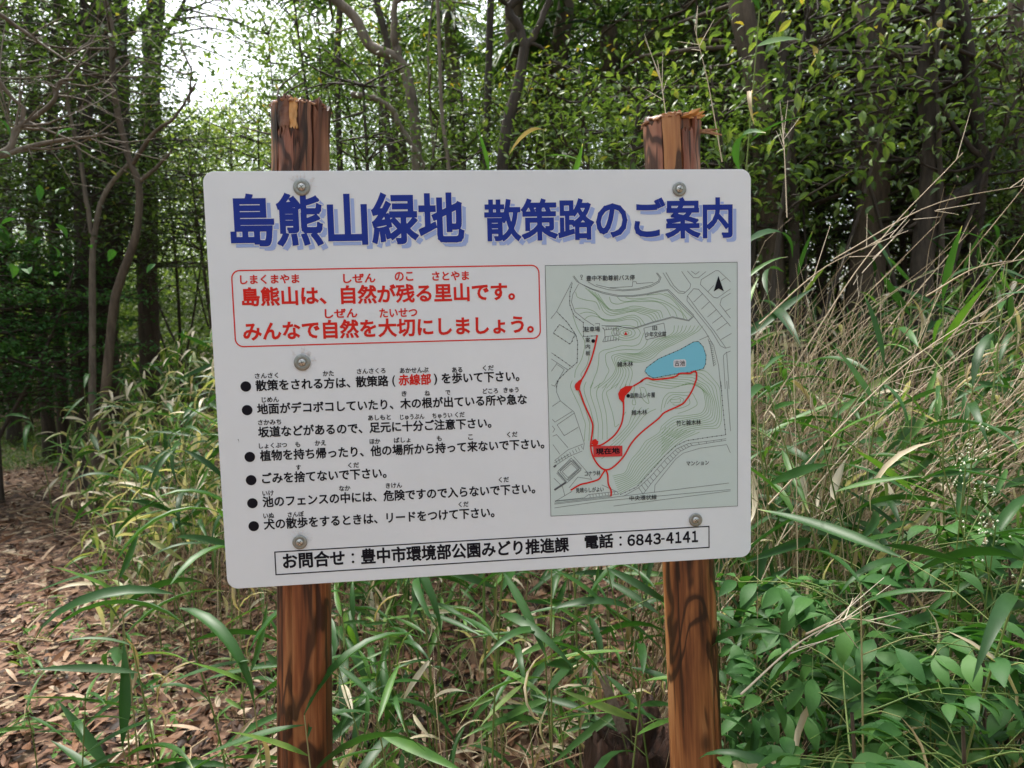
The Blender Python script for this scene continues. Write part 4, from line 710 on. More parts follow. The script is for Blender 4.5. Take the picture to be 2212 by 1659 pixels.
shell('bare_wood_patch', pL, F3-.13, F3+.16, LL-.050, LL+.001, .0490, .0018, M['raw'], 6, .004).__setitem__('label', 'bare yellow wood where bark has come off')
shell('bark_strip', pR, F3-1.5, F3-.55, LR-.21, LR-.012, .0500, .0035, M['barkR'], 7, .006)
shell('bark_strip', pR, F3-.50, F3+.12, LR-.21, LR+.002, .0500, .0026, M['rawR'], 8, .003)
shell('bark_strip', pR, F3+.18, F3+.62, LR-.21, LR-.03, .0500, .0045, M['barkR'], 9, .01)
shell('bark_strip', pR, F3+.66, F3+1.3, LR-.21, LR-.010, .0500, .0030, M['barkR'], 10, .008, .006)
def rim(par, L, r, n, mt, seed, a_lo=0, a_hi=2*PI, out=.010, long=.0):
    q = random.Random(seed)
    for k in range(n):
        a = a_lo+(a_hi-a_lo)*(k+q.random()*.6)/n; w = q.uniform(.004, .011); l = q.uniform(.4, 1.2)*out+(long if q.random() < .4 else 0); h = q.uniform(.002, .007)
        c, s = math.cos(a), math.sin(a); up = q.uniform(-.3, .8)
        r_ = r-.006; V = []
        for rr, ww, z in ((r_, w, 0), (r_+l*.6, w*.8, up*l*.5), (r_+l+.006, w*.15, up*l)):
            for sy in (-1, 1):
                for sz in (0, 1): V.append((rr*c-sy*ww*s, rr*s+sy*ww*c, L-.006+z+sz*h*(1 if rr < r_+l else .3)))
        F = []
        for b in (0, 4): F += [(b, b+4, b+5, b+1), (b+2, b+3, b+7, b+6), (b+1, b+5, b+7, b+3), (b, b+2, b+6, b+4)]
        F.append((8, 10, 11, 9)); F.append((0, 1, 3, 2))
        obj('splinter', np_mesh('splinter', np.array(V), np.array(F), mt, smooth=False), par)
rim(pL, LL, .050, 34, M['splint'], 4, out=.006)
rim(pR, LR, .051, 46, M['splint'], 9, out=.006)
rim(pR, LR-.002, .050, 12, M['raw'], 12, F3+.35, F3+1.5, .009, .010)
sp = rim(pR, LR-.022, .050, 2, M['splint'], 15, F3+1.15, F3+1.5, .038, .008)

# ------------------------------------------------------------------ trees
class Leaves:
    def __init__(s): s.p = []; s.a = []; s.e = []; s.r = []; s.s = []; s.t = []
    def clump(s, c, n, sig, size, tint, tilt=.45, tsd=.13, flatz=.45):
        c = np.asarray(c, float)
        s.p.append(c+RNG.normal(0, 1, (n, 3))*np.array([sig, sig, sig*flatz])); s.a.append(RNG.uniform(0, 2*PI, n))
        s.e.append(RNG.normal(-.25, tilt, n)); s.r.append(RNG.normal(0, tilt, n)); s.s.append(size*RNG.uniform(.65, 1.25, n)); s.t.append(np.clip(RNG.normal(tint, tsd, n), 0, 1))
    def arrays(s): return [np.concatenate(x) for x in (s.p, s.a, s.e, s.r, s.s, s.t)]
    def build(s, name, mt, parent, tpl=LEAF2):
        p, a, e, r, sz, t = s.arrays()
        V, F, T = scatter(tpl, p, rotmats(a, e, r), sz, t)
        return obj(name, np_mesh(name, V, F, mt, T, smooth=False), parent)

def tree(name, label, cat, trunk, r0, r1, limbs=(), crown=(), lsize=.07, ltint=.45, bark='bark_dark', leaf='tree_leaf', group=None, tpl=LEAF2, sides=9, twig=True, nl=34, flatz=.45):
    """trunk: points from the root up; limbs: (points, r0, r1); crown: (centre, radii, number of clumps, tint shift)"""
    base = Vector(trunk[0]); base.z = float(gz(base.x, base.y))
    root = empty(name, base); tag(root, label, cat, group)
    loc = lambda P: [Vector(q)-base for q in P]
    tp = spline(loc(trunk), 6*len(trunk)); tb = MB(); n = len(tp)
    rad = [(r0+(r1-r0)*i/(n-1))*(1+.07*mnoise.noise(tp[i]*2.3+Vector((r0*50, 0, 0))))*(1+.35*max(0, 1-i/(n*.09))) for i in range(n)]
    tb.tube(tp, 0, 0, sides+3, 0.5, .03, radii=rad); tb.build('trunk', M[bark], root)
    skel = [(p, r) for p, r in zip(tp, rad)]
    for P, a, b in limbs:
        lp = spline(loc(P), 5*len(P)); lb = MB()
        lp = [q+Vector((rnd.gauss(0, a*.12), rnd.gauss(0, a*.12), rnd.gauss(0, a*.12))) if i else q for i, q in enumerate(lp)]
        lb.tube(lp, a, b, sides-2, .5, .03); lb.build('limb', M[bark], root)
        skel += [(q, a) for q in lp]
    if crown:
        SK = np.array([tuple(q[0]) for q in skel])
        LV = Leaves(); tw = MB()
        for c, rr, nc, dt in crown:
            c = np.array(c)-np.array(base)
            for k in range(nc):
                v = RNG.normal(0, 1, 3); v /= np.linalg.norm(v); v *= RNG.random()**.42
                cc = c+v*np.array(rr)
                if (cc+np.array(base))[2] < gz(cc[0]+base.x, cc[1]+base.y)+.1: continue
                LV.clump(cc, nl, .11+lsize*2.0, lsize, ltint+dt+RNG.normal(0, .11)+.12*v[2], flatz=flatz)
                if twig:
                    w = SK-cc; dd = np.linalg.norm(w, axis=1)+.6*np.maximum(0, w[:, 2]); j = int(np.argmin(dd))
                    if dd[j] < 3.2:
                        a = SK[j]; mid = (a+cc)/2+RNG.normal(0, .10, 3)*dd[j]
                        tw.tube(spline([a, mid, cc, cc+(cc-mid)*.35], 8), min(.006+.006*dd[j], .022), .0025, 4, .5)
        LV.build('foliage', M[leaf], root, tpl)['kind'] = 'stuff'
        if tw.n: tw.build('twigs', M[bark], root)['kind'] = 'stuff'
    return root

def up(px0, py0, px1, py1, Y, extra=()):
    """trunk points: from the ground below (px1,py1) through the seen points and on above the frame"""
    a = at(px1, py1, Y); b = at(px0, py0, Y)
    g = a+(a-b).normalized()*((a.z-float(gz(a.x, Y))+.1)/max(.05, -(a-b).normalized().z)) if (b-a).z > 0 else a
    g.y = Y; g.z = float(gz(g.x, Y))-.08
    return g, a, b

def trunk_through(pts, Y, top=3.0, yj=0):
    """trunk seen through the photo points (from top to bottom), rooted in the ground, continuing `top` metres upwards"""
    P = [at(px, py, Y) for px, py in pts][::-1]
    d = (P[0]-P[1]) if len(P) > 1 else Vector((0, 0, -1))
    g = P[0].copy(); zg = float(gz(g.x, Y))-.08
    if g.z-zg > .15:
        k = (g.z-zg); g = Vector((g.x+max(-.5, min(.5, d.x/max(.05, -d.z)))*k*.5, Y, zg)); P = [g]+[g.lerp(P[0], i/4) for i in (1, 2, 3)]+P
    u = (P[-1]-P[-2]).normalized()
    if top:
        q = P[-1]; P += [q+Vector((u.x*.6+.08*math.sin(i*2.1+Y*9), .05, 1)).normalized()*top*i/4 for i in (1, 2, 3, 4)]
    return P

# the crooked pale tree at the left and its neighbours
Y = 5.6
T1 = trunk_through([(246, 190), (275, 330), (300, 400), (297, 490), (282, 545), (262, 600), (246, 660)], Y, 2.2)
tree('crooked_tree', 'slender crooked brown tree left of the sign with a pale limb rising to the right', 'tree', T1, .040, .016,
     [([at(283, 360, Y), at(330, 290, Y-.1), (at(380, 250, Y-.15)), at(425, 180, Y-.2)], .019, .007), ([at(300, 395, Y), at(355, 345, Y), at(372, 322, Y)], .018, .006), ([at(408, 222, Y-.2), at(412, 180, Y-.2), at(414, 150, Y-.2)], .010, .004)],
     [(at(230, 120, Y), (.7, .6, .5), 12, 0), (at(330, 150, Y), (.6, .5, .3), 5, .1)], .06, .42, 'bark_brown', sides=9)
Y = 5.9
tree('forked_sapling', 'thin pale tree curving up beside the crooked tree, left of the sign', 'tree', trunk_through([(282, 350), (238, 400), (215, 450), (203, 520), (200, 560)], Y, 0), .032, .016,
     [([at(200, 520, Y), at(185, 420, Y), at(172, 330, Y), at(150, 240, Y), at(140, 120, Y)], .020, .010)], [(at(150, 110, Y), (.9, .6, .5), 16, 0)], .055, .4, 'bark_pale')
Y = 7.4
tree('big_tree', 'thick dark trunk standing in the left wood, widest one left of the sign', 'tree', trunk_through([(244, 0), (246, 130), (250, 300), (235, 520), (225, 680)], Y, 4), .145, .12,
     [([at(255, 90, Y), at(300, 50, Y), at(335, 10, Y)], .05, .03)], [(at(90, 60, Y), (1.3, 1.0, .9), 44, 0), (at(200, -120, Y), (.8, 1.0, .4), 10, 0), (at(270, 330, Y+.3), (.9, .8, .9), 34, -.05), (at(330, 470, Y), (.9, .7, .6), 30, 0)], .062, .40, nl=44)
Y = 8.6
tree('twin_trunk_tree', 'dark trunk against the bright sky gap at the upper left', 'tree', trunk_through([(338, 0), (330, 60), (328, 150), (322, 300), (318, 560)], Y, 3), .12, .09,
     [([at(330, 110, Y), at(380, 40, Y), at(400, 0, Y)], .04, .02)], [(at(330, 470, Y), (1.5, .9, 1.0), 44, .0), (at(360, 300, Y), (1.2, .8, .45), 20, .1), (at(430, 90, Y), (1.1, .8, .9), 15, .16), (at(520, 30, Y), (.8, .8, .4), 9, .16)], .075, .45)
for k, (pts, r, lab) in enumerate([([(190, 0), (196, 120), (180, 300), (178, 560)], .075, 'dark straight trunk just left of the thickest left trunk'),
                     ([(118, 150), (112, 330), (120, 600)], .06, 'thin dark trunk behind the dead branches at far left'),
                     ([(60, 0), (75, 200), (70, 500), (80, 620)], .07, 'dark trunk close to the left edge of the photo'),
                     ([(150, 300), (140, 420), (150, 600)], .05, 'short dark trunk between the left saplings'),
                     ([(0, 60), (10, 300), (15, 600)], .08, 'dark trunk cut by the left edge of the photo')]):
    Y = 6.8+.7*k
    c = at(pts[0][0], pts[0][1], Y)
    tree('slim_tree', lab, 'tree', trunk_through(pts, Y, 3.5), r, r*.7, (), [((c.x+RNG.normal(0, .4), Y, c.z+.2), (1.3, .9, 1.1), 42, -.03), (at(pts[1][0], pts[1][1], Y), (1.1, .8, .9), 40, -.08), (at(pts[1][0]+60, 420, Y), (.9, .7, .5), 26, -.1)], .060, .36, nl=44)
# left dead branches reaching in
Y = 3.6
dead = empty('dead_tree', (at(-260, 700, Y).x, Y, float(gz(at(-260, 700, Y).x, Y)))); tag(dead, 'leafless tree at the left edge whose bare grey branches reach into the photo', 'tree')
def dead_branches():
    base = dead.location
    tb = MB(); tb.tube(spline([Vector((0, 0, 0)), at(-240, 500, Y)-base, at(-200, 330, Y)-base, at(-190, 0, Y)-base, at(-190, -250, Y)-base], 20), .06, .03, 10, .5, .03); tb.build('trunk', M['bark_pale'], dead)
    L = [([(-200, 360), (-60, 350), (0, 337), (60, 318), (130, 303), (190, 296), (235, 288)], .022, .004), ([(-190, 300), (-60, 340), (18, 322), (35, 278), (80, 250), (118, 215), (128, 178), (160, 170)], .02, .006),
         ([(-190, 120), (-60, 110), (5, 185), (30, 215), (52, 232)], .016, .006), ([(60, 319), (110, 322), (165, 312), (210, 290)], .008, .003), ([(118, 215), (124, 180), (190, 186), (230, 176), (250, 195)], .006, .002),
         ([(-190, 60), (-40, 20), (40, 60), (90, 95), (150, 135)], .014, .004), ([(52, 232), (45, 270), (20, 322)], .012, .010)]
    for P, a, b in L:
        mb = MB(); pp = spline([at(x, y, Y+.06*math.sin(x*.02)) - base for x, y in P], 5*len(P)); mb.tube(pp, a, b, 7, .5, .04)
        for k in range(5):
            i = rnd.randrange(len(pp)//3, len(pp)); q = pp[i]; v = Vector((rnd.gauss(.10, .16), rnd.gauss(0, .1), rnd.gauss(.02, .13)))
            mb.tube(spline([q, q+v*.5+Vector((0, 0, rnd.gauss(0, .03))), q+v*1.3], 5), b*.8+.0015, .001, 4, .5)
            for s in range(3):
                w = q+v*rnd.uniform(.4, 1.2); u = Vector((rnd.gauss(.05, .09), rnd.gauss(0, .05), rnd.gauss(.01, .07))); mb.tube([w, w+u*.6, w+u], .0018, .0008, 3, .5)
        mb.build('branch', M['bark_pale'], dead)
dead_branches()

# middle
Y = 5.2
tree('leaning_tree', 'smooth grey limb leaning over from the upper left of the left post', 'tree', [at(905, 520, Y)*1.0, at(900, 330, Y), at(888, 205, Y), at(862, 130, Y), at(800, 100, Y), at(768, 40, Y), at(715, -10, Y), at(640, -90, Y)], .040, .032,
     [([at(760, 205, Y-.3), at(806, 212, Y-.3), at(850, 240, Y-.3), at(862, 270, Y-.3), at(900, 330, Y-.3), at(925, 375, Y-.3)], .022, .016), ([at(862, 130, Y), at(850, 60, Y), at(856, -10, Y)], .03, .02)],
     [(at(790, -60, Y), (.9, .7, .5), 16, .05)], .055, .5, 'bark_pale')
Y = 7.2
tree('pale_tree', 'slim pale trunk with sky showing beside it, above the middle of the board', 'tree', trunk_through([(968, 0), (976, 110), (982, 200), (990, 360)], Y, 3), .075, .06, [([at(982, 180, Y), at(955, 120, Y), at(945, 0, Y)], .025, .016)],
     [(at(1010, 250, Y), (.8, .7, .7), 20, 0)], .07, .5, 'bark_pale')
Y = 4.4
tree('bamboo_pole', 'thin straight tan stem rising behind the middle of the board', 'tree', trunk_through([(945, 0), (950, 130), (955, 250), (970, 370)], Y, 1.5), .013, .010, (), (), bark='bark_pale', sides=6)
tree('bamboo_pole', 'very thin tan stem left of the straight tan stem behind the board', 'tree', trunk_through([(935, 0), (925, 130), (938, 370)], Y+.5, 1.5), .008, .006, (), (), bark='bark_pale', sides=6)
Y = 4.6
tree('forked_tree', 'dark slender tree with a Y fork above the middle of the board', 'tree', trunk_through([(1133, 105), (1118, 190), (1098, 260), (1085, 370)], Y, 0), .046, .032,
     [([at(1133, 105, Y), at(1122, 60, Y), at(1098, 22, Y), at(1130, -15, Y), at(1160, -80, Y)], .030, .024), ([at(1133, 105, Y), at(1160, 65, Y), at(1185, 0, Y), at(1195, -80, Y)], .024, .018), ([at(1140, 92, Y), at(1172, 105, Y), at(1190, 130, Y), at(1212, 140, Y)], .012, .006)],
     [(at(1150, -170, Y), (.9, .7, .5), 16, 0)], .06, .42, 'bark_dark')
Y = 6.3
tree('vine_trunk_tree', 'pale brown trunk right behind the dark forked tree', 'tree', trunk_through([(1112, 0), (1112, 150), (1108, 370)], Y, 3), .085, .075, (), [(at(1080, -60, Y), (1.2, 1, .7), 30, 0)], .07, .45, 'bark_brown')
Y = 7.0
tree('slim_tree', 'brown trunk left of the fan palm', 'tree', trunk_through([(1180, 0), (1168, 180), (1172, 370)], Y, 3), .07, .06, (), [(at(1200, -70, Y), (1.2, 1, .7), 30, 0)], .07, .45, 'bark_brown')
Y = 6.6
tree('slim_tree', 'reddish brown trunk with a hanging vine beside the fan palm', 'tree', trunk_through([(1222, 0), (1212, 80), (1200, 200), (1210, 370)], Y, 3), .09, .07, [([at(1222, 20, Y), at(1245, -30, Y), at(1260, -80, Y)], .04, .03)], [(at(1250, -60, Y), (1.2, 1, .7), 24, 0)], .07, .45, 'bark_brown')
# right
for k, (pts, r, Y, lab, br) in enumerate([
        ([(1600, 0), (1612, 70), (1630, 150), (1650, 300)], .085, 4.7, 'leaning brown trunk above the right post', 'bark_brown'),
        ([(1888, 0), (1888, 200), (1885, 420), (1870, 600)], .115, 4.7, 'thickest trunk in the right wood, grey brown', 'bark_brown'),
        ([(2035, 0), (2000, 160), (2012, 330), (1985, 580)], .055, 4.3, 'dark trunk right of the thickest right trunk', 'bark_dark'),
        ([(2075, 0), (2098, 180), (2120, 350), (2105, 520)], .042, 4.5, 'thin dark trunk near the right edge', 'bark_dark'),
        ([(1745, 0), (1760, 200), (1770, 400)], .04, 5.2, 'thin trunk behind the bright green leaves right of the sign', 'bark_dark'),
        ([(2195, 0), (2190, 200), (2205, 420)], .055, 5.4, 'trunk half cut by the right edge of the photo', 'bark_brown'),
        ([(1420, 0), (1415, 150), (1425, 350)], .05, 7.8, 'thin trunk behind the fan palm leaves', 'bark_brown')]):
    c = at(pts[0][0], pts[0][1], Y)
    tree('slim_tree' if r < .12 else 'big_tree', lab, 'tree', trunk_through(pts, Y, 3), r, r*.85, (), [((c.x+RNG.normal(0, .3), Y+1.3, c.z+.3), (1.5, 1.0, .8), 34, 0), ((c.x+RNG.normal(0, .3), Y+1.6, 2.6), (1.3, .9, 1.0), 30, -.08)], .065, .40, br)
Y = 4.3
tree('dark_bough_tree', 'dark bare boughs spreading up at the right edge behind the dry grass', 'tree', [at(1990, 700, Y), at(2010, 500, Y), at(2060, 430, Y), at(2110, 400, Y), at(2130, 350, Y)], .05, .03,
     [([at(2130, 350, Y), at(2170, 290, Y), at(2240, 270, Y)], .022, .014), ([at(2130, 350, Y), at(2090, 310, Y), at(2040, 240, Y), at(2020, 180, Y)], .02, .008), ([at(2110, 400, Y), at(2150, 330, Y), at(2220, 240, Y)], .02, .012), ([at(2060, 430, Y), at(2010, 470, Y), at(1960, 490, Y)], .018, .010), ([at(2130, 350, Y), at(2060, 370, Y), at(1980, 350, Y), at(1900, 330, Y)], .010, .004)],
     [(at(2180, 250, Y), (.5, .5, .5), 12, 0)], .05, .45, 'bark_dark')

for k, (pts, r, Y, lab) in enumerate([([(1060, 0), (1055, 180), (1050, 370)], .03, 5.4, 'thin dark trunk between the pale tree and the forked tree'), 
        ([(1530, 0), (1515, 120), (1520, 300)], .04, 5.6, 'thin dark trunk seen behind the splintered post top'), ([(1680, 0), (1700, 200), (1712, 420)], .035, 4.6, 'thin dark trunk right of the leaning brown trunk'),
        ([(1975, 0), (1930, 250), (1950, 520)], .022, 4.9, 'thin dark trunk right beside the thickest right trunk'), ([(812, 0), (838, 110), (826, 210), (850, 370)], .03, 5.8, 'thin dark trunk right of the left post'),
        ([(735, 0), (728, 150), (735, 370)], .03, 6.4, 'thin dark trunk just behind the left post')]):
    tree('slim_tree', lab, 'tree', trunk_through(pts, Y, 2.5), r, r*.8, (), (), bark='bark_dark')
# leafy trees at the right, near enough to see each leaf
LV1 = (ovate(.2, .7, 4, .50)[0], ovate(.2, .7, 4, .50)[1])
for k, (px, py, Y, rr, n, ls, ti, lab) in enumerate([
        (1740, 230, 4.0, (.75, .45, .75), 46, .066, .60, 'leafy shrub with drooping light green leaves right of the right post'),
        (2010, 110, 4.2, (1.0, .4, .7), 70, .056, .50, 'tall leafy shrub with glossy leaves at the upper right'),
        (2200, 330, 4.9, (.6, .5, .8), 50, .065, .42, 'dark leafy shrub at the right edge'),
        (1640, 130, 5.4, (.7, .4, .7), 34, .07, .52, 'leafy shrub behind the splintered post top'),
        (1840, 450, 5.2, (1.0, .4, .6), 40, .065, .36, 'dark low shrub behind the tall dry grass on the right')]):
    c = at(px, py, Y); g = Vector((c.x+rnd.gauss(0, .2), Y+.1, float(gz(c.x, Y))))
    tree('leafy_shrub', lab, 'shrub', [g, g.lerp(c, .5)+Vector((rnd.gauss(0, .1), 0, 0)), c+Vector((0, 0, rr[2]*.6))], .028, .008,
         [([g.lerp(c, .3), g.lerp(c, .7)+Vector((s*.3, 0, 0)), c+Vector((s*rr[0]*.7, 0, rr[2]*.3))], .016, .005) for s in (-1, 1)], [(c, rr, n, 0)], ls, ti, 'bark_dark', tpl=LV1, nl=20, flatz=.7, group=None)

# understory shrubs behind the sign
def shrub_at(px, py, Y, rr, n, ls, ti, lab, tpl=LEAF4, leaf='tree_leaf', nl=40, flatz=.5, cat='shrub', name='shrub', group=None):
    c = at(px, py, Y); g = Vector((c.x+rnd.gauss(0, .1), Y, float(gz(c.x, Y))))
    return tree(name, lab, cat, [g, g.lerp(c, .6)+Vector((rnd.gauss(0, .1), 0, 0)), c+Vector((0, 0, rr[2]*.5))], .026, .008,
         [([g.lerp(c, .2), g.lerp(c, .6)+Vector((s*rr[0]*.4, 0, 0)), c+Vector((s*rr[0]*.6, rnd.gauss(0, .2), rr[2]*.2))], .016, .005) for s in (-1, 1)], [(c, rr, n, 0)], ls*.84, ti, 'bark_dark', leaf, tpl=tpl, nl=nl, flatz=flatz, group=group)
shrub_at(790, 300, 4.6, (.75, .5, .65), 48, .045, .36, 'dark green small-leaved shrub behind the left post')
shrub_at(640, 110, 6.2, (.42, .5, .85), 40, .06, .42, 'tall dark green tree crown above the left post', flatz=.6)
shrub_at(1000, 300, 5.6, (.9, .5, .7), 54, .055, .42, 'dark shrub behind the pale trunk above the board')
shrub_at(1260, 260, 4.9, (.8, .5, .55), 56, .055, .52, 'mid green shrub below the fan palm')
shrub_at(1380, 300, 4.0, (.5, .4, .38), 34, .055, .62, 'light yellow-green shrub left of the right post')
shrub_at(1500, 170, 5.2, (.7, .5, .7), 52, .06, .52, 'shrub behind the right post with light green leaves')
shrub_at(420, 480, 7.0, (1.0, .7, .8), 70, .06, .40, 'dark shrub left of the board behind the bamboo grass')
shrub_at(350, 330, 9.0, (.9, .8, .8), 54, .07, .56, 'green shrub under the sky gap')
shrub_at(500, 300, 11.0, (1.0, 1.0, 1.0), 60, .09, .86, 'sunlit yellow-green bush in the clearing left of the left post', leaf='far_leaf')
shrub_at(470, 370, 10.0, (.9, 1.0, .7), 50, .08, .80, 'lower sunlit bush in the clearing left of the left post', leaf='far_leaf')
shrub_at(-40, 420, 6.2, (1.5, .8, .8), 66, .065, .40, 'dark leafy bush at the left edge behind bare branches')
shrub_at(740, 200, 8.0, (.8, .9, .9), 46, .075, .48, 'broad green shrub behind the left post')
shrub_at(1100, 230, 9.0, (1.6, .9, .8), 50, .08, .5, 'broad green shrub behind the forked tree')
shrub_at(1700, 420, 5.4, (1.0, .7, .7), 50, .06, .40, 'dark shrub just right of the board')
shrub_at(2080, 460, 5.0, (.9, .6, .6), 56, .06, .5, 'green shrub behind the dark boughs')
shrub_at(1650, 330, 4.6, (.5, .4, .5), 40, .06, .5, 'green shrub between the right post and the thickest right trunk')
for px, py, Y, ti, lab in ((1800, 560, 5.2, .42, 'low green shrub behind the dry stalks, nearest the board'), (2000, 600, 5.0, .34, 'low dark shrub behind the dry stalks in the middle of the right side'), (2200, 560, 4.8, .40, 'low shrub behind the dry stalks at the right edge'), (1660, 620, 5.6, .36, 'low dark shrub just behind the right board edge')):
    shrub_at(px, py, Y, (.8, .5, .5), 44, .055, ti, lab)
for px, py, Y, rr, n, ti, lab in ((960, 200, 6.4, (.9, .5, .55), 46, .60, 'mid green bush behind the pale tree'), (1110, 300, 6.0, (.9, .5, .45), 44, .54, 'mid green bush behind the foot of the forked tree'), (820, 90, 7.0, (.9, .5, .7), 46, .58, 'mid green crown right of the left post'),
        (1330, 200, 6.8, (.9, .5, .8), 50, .58, 'mid green bush behind the fan palm'), (560, 320, 7.6, (.7, .5, .5), 36, .66, 'light green bush just left of the left post'), (1450, 60, 6.9, (1.0, .5, .6), 46, .56, 'green crown behind the right post'), (1060, 60, 8.2, (1.0, .5, .6), 40, .62, 'light green crown between the pale and the forked tree')):
    shrub_at(px, py, Y, rr, n, .06, ti, lab)
# layered dark maple-like bush, far left
c = at(30, 640, 6.5)
mp = tree('layered_bush', 'dark green bush with flat layered sprays at the left edge', 'shrub', [Vector((c.x-.9, 6.6, float(gz(c.x, 6.6)))), c+Vector((-.4, 0, -.3)), c+Vector((0, 0, .6))], .045, .015, (),
     [(at(10, 535, 6.4), (.62, .8, .07), 26, .26), (at(40, 590, 6.5), (.85, .8, .09), 34, .08), (at(80, 645, 6.5), (.85, .8, .09), 34, .18), (at(50, 700, 6.5), (.95, .8, .09), 34, .02), (at(70, 755, 6.4), (.95, .8, .10), 34, .10), (at(30, 815, 6.4), (.85, .8, .12), 30, -.05), (at(20, 870, 6.6), (.7, .6, .12), 20, -.1)], .046, .72, 'bark_dark', tpl=LEAF4, nl=60, flatz=.14, leaf='nandina')
c = at(-60, 440, 3.1); g = Vector((at(-420, 400, 3.1).x, 3.1, 0))
tree('leafy_shrub', 'few big dark leaves entering at the left edge', 'shrub', [g, g+Vector((0, 0, .9)), g+Vector((.1, 0, 1.7))], .02, .008, [([g+Vector((0, 0, 1.2)), c+Vector((-.2, 0, -.05)), c], .010, .004)], [(c, (.10, .15, .14), 5, 0)], .075, .3, 'bark_dark', 'nandina', tpl=LV1, nl=12)
shrub_at(30, 830, 10.5, (1.3, .5, .3), 34, .045, .4, 'low bush at the far end of the path')
shrub_at(175, 770, 9.0, (.8, .5, .5), 34, .05, .35, 'dark low bush beyond the left bamboo grass')

# fan palms
def palm(px, py, Y, nf, lab, size, trunk=True):
    c = at(px, py, Y); base = Vector((c.x, Y, float(gz(c.x, Y))))
    root = empty('fan_palm', base); tag(root, lab, 'palm tree', 'fan palms in the wood')
    tb = MB(); tb.tube(spline([Vector((0, 0, -.05)), Vector((.03, 0, (c.z-base.z)*.5)), c-base], 14), .085, .075, 12, .5, .09); tb.build('trunk', M['bark_brown'], root)
    for k in range(nf):
        az = 2*PI*k/nf+rnd.gauss(0, .25); el = rnd.uniform(-.25, .9); L = rnd.uniform(.45, .7)*size
        d = Vector((math.cos(az)*math.cos(el), math.sin(az)*math.cos(el), math.sin(el)))
        a = c-base; e = a+d*L+Vector((0, 0, -.1*L))
        st = MB(); st.tube(spline([a, a+d*L*.5+Vector((0, 0, .05)), e], 6), .010, .006, 5, .4); fr = st.build('frond', M['palm'], root)
        mb = MB(); n = 26
        down = Vector((d.x*.6, d.y*.6, -.35+el*.6)).normalized(); side = down.cross(Vector((0, 0, 1))).normalized() if abs(down.z) < .98 else Vector((1, 0, 0)); nn = side.cross(down)
        for j in range(n):
            t = (j/(n-1)-.5)*math.radians(250); dirn = (down*math.cos(t)+side*math.sin(t)).normalized(); ll = rnd.uniform(.48, .58)*size*(1-.15*abs(t)/2)
            w = dirn.cross(nn).normalized()*.017*size; p0 = e; p1 = e+dirn*ll*.5+nn*.02; p2 = e+dirn*ll*.8+Vector((0, 0, -.03)); p3 = e+dirn*ll+Vector((0, 0, -.10*size))
            z = nn*.006
            mb.add([tuple(p0-w*.2), tuple(p0+w*.2), tuple(p1-w+z), tuple(p1+w+z), tuple(p1-z), tuple(p2-w*.8+z), tuple(p2+w*.8+z), tuple(p2-z), tuple(p3)], [(0, 4, 2), (0, 1, 4), (1, 3, 4), (2, 4, 7), (2, 7, 5), (4, 3, 6), (4, 6, 7), (5, 7, 8), (7, 6, 8)], rnd.uniform(.2, .9))
        lf = mb.build('fan_leaf', M['palm'], fr, False)
palm(1315, 60, 6.4, 13, 'fan palm with dark green fronds between the forked tree and the right post', 1.25)
palm(850, 60, 7.6, 9, 'fan palm half hidden behind the leaning grey limb', 1.2)
palm(1560, 60, 7.8, 9, 'fan palm high behind the right post', 1.2)
palm(1180, 230, 7.9, 9, 'small fan palm low behind the forked tree', 1.0)

# farther trees, each with its own trunk and crown, crowns share meshes
def crown_mesh(k):
    LV = Leaves()
    for j in range(95):
        v = RNG.normal(0, 1, 3); v /= np.linalg.norm(v); v *= RNG.random()**.4
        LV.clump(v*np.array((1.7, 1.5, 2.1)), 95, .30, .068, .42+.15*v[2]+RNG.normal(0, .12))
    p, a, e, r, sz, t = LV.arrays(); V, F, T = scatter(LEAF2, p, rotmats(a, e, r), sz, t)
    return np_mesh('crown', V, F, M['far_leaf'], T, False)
CM = [crown_mesh(k) for k in range(5)]
def trunk_mesh(k):
    mb = MB(); mb.tube(spline([(0, 0, -.2), (rnd.gauss(0, .3), rnd.gauss(0, .1), 1.6), (rnd.gauss(0, .5), rnd.gauss(0, .2), 3.2), (rnd.gauss(0, .7), 0, 5), (rnd.gauss(0, .8), 0, 7)], 20), .085, .015, 8, .5, .05)
    for j in range(5):
        z = rnd.uniform(2, 5); a = rnd.uniform(0, 6.28); mb.tube(spline([(0, 0, z), (.5*math.cos(a), .5*math.sin(a), z+.5), (1.2*math.cos(a), 1.2*math.sin(a), z+1.3)], 6), .04, .012, 5, .5)
    return mb.mesh('trunk', M['bark_brown'])
TM = [trunk_mesh(k) for k in range(9)]
def gap(px_ang, pz):
    return False
n_far = 0
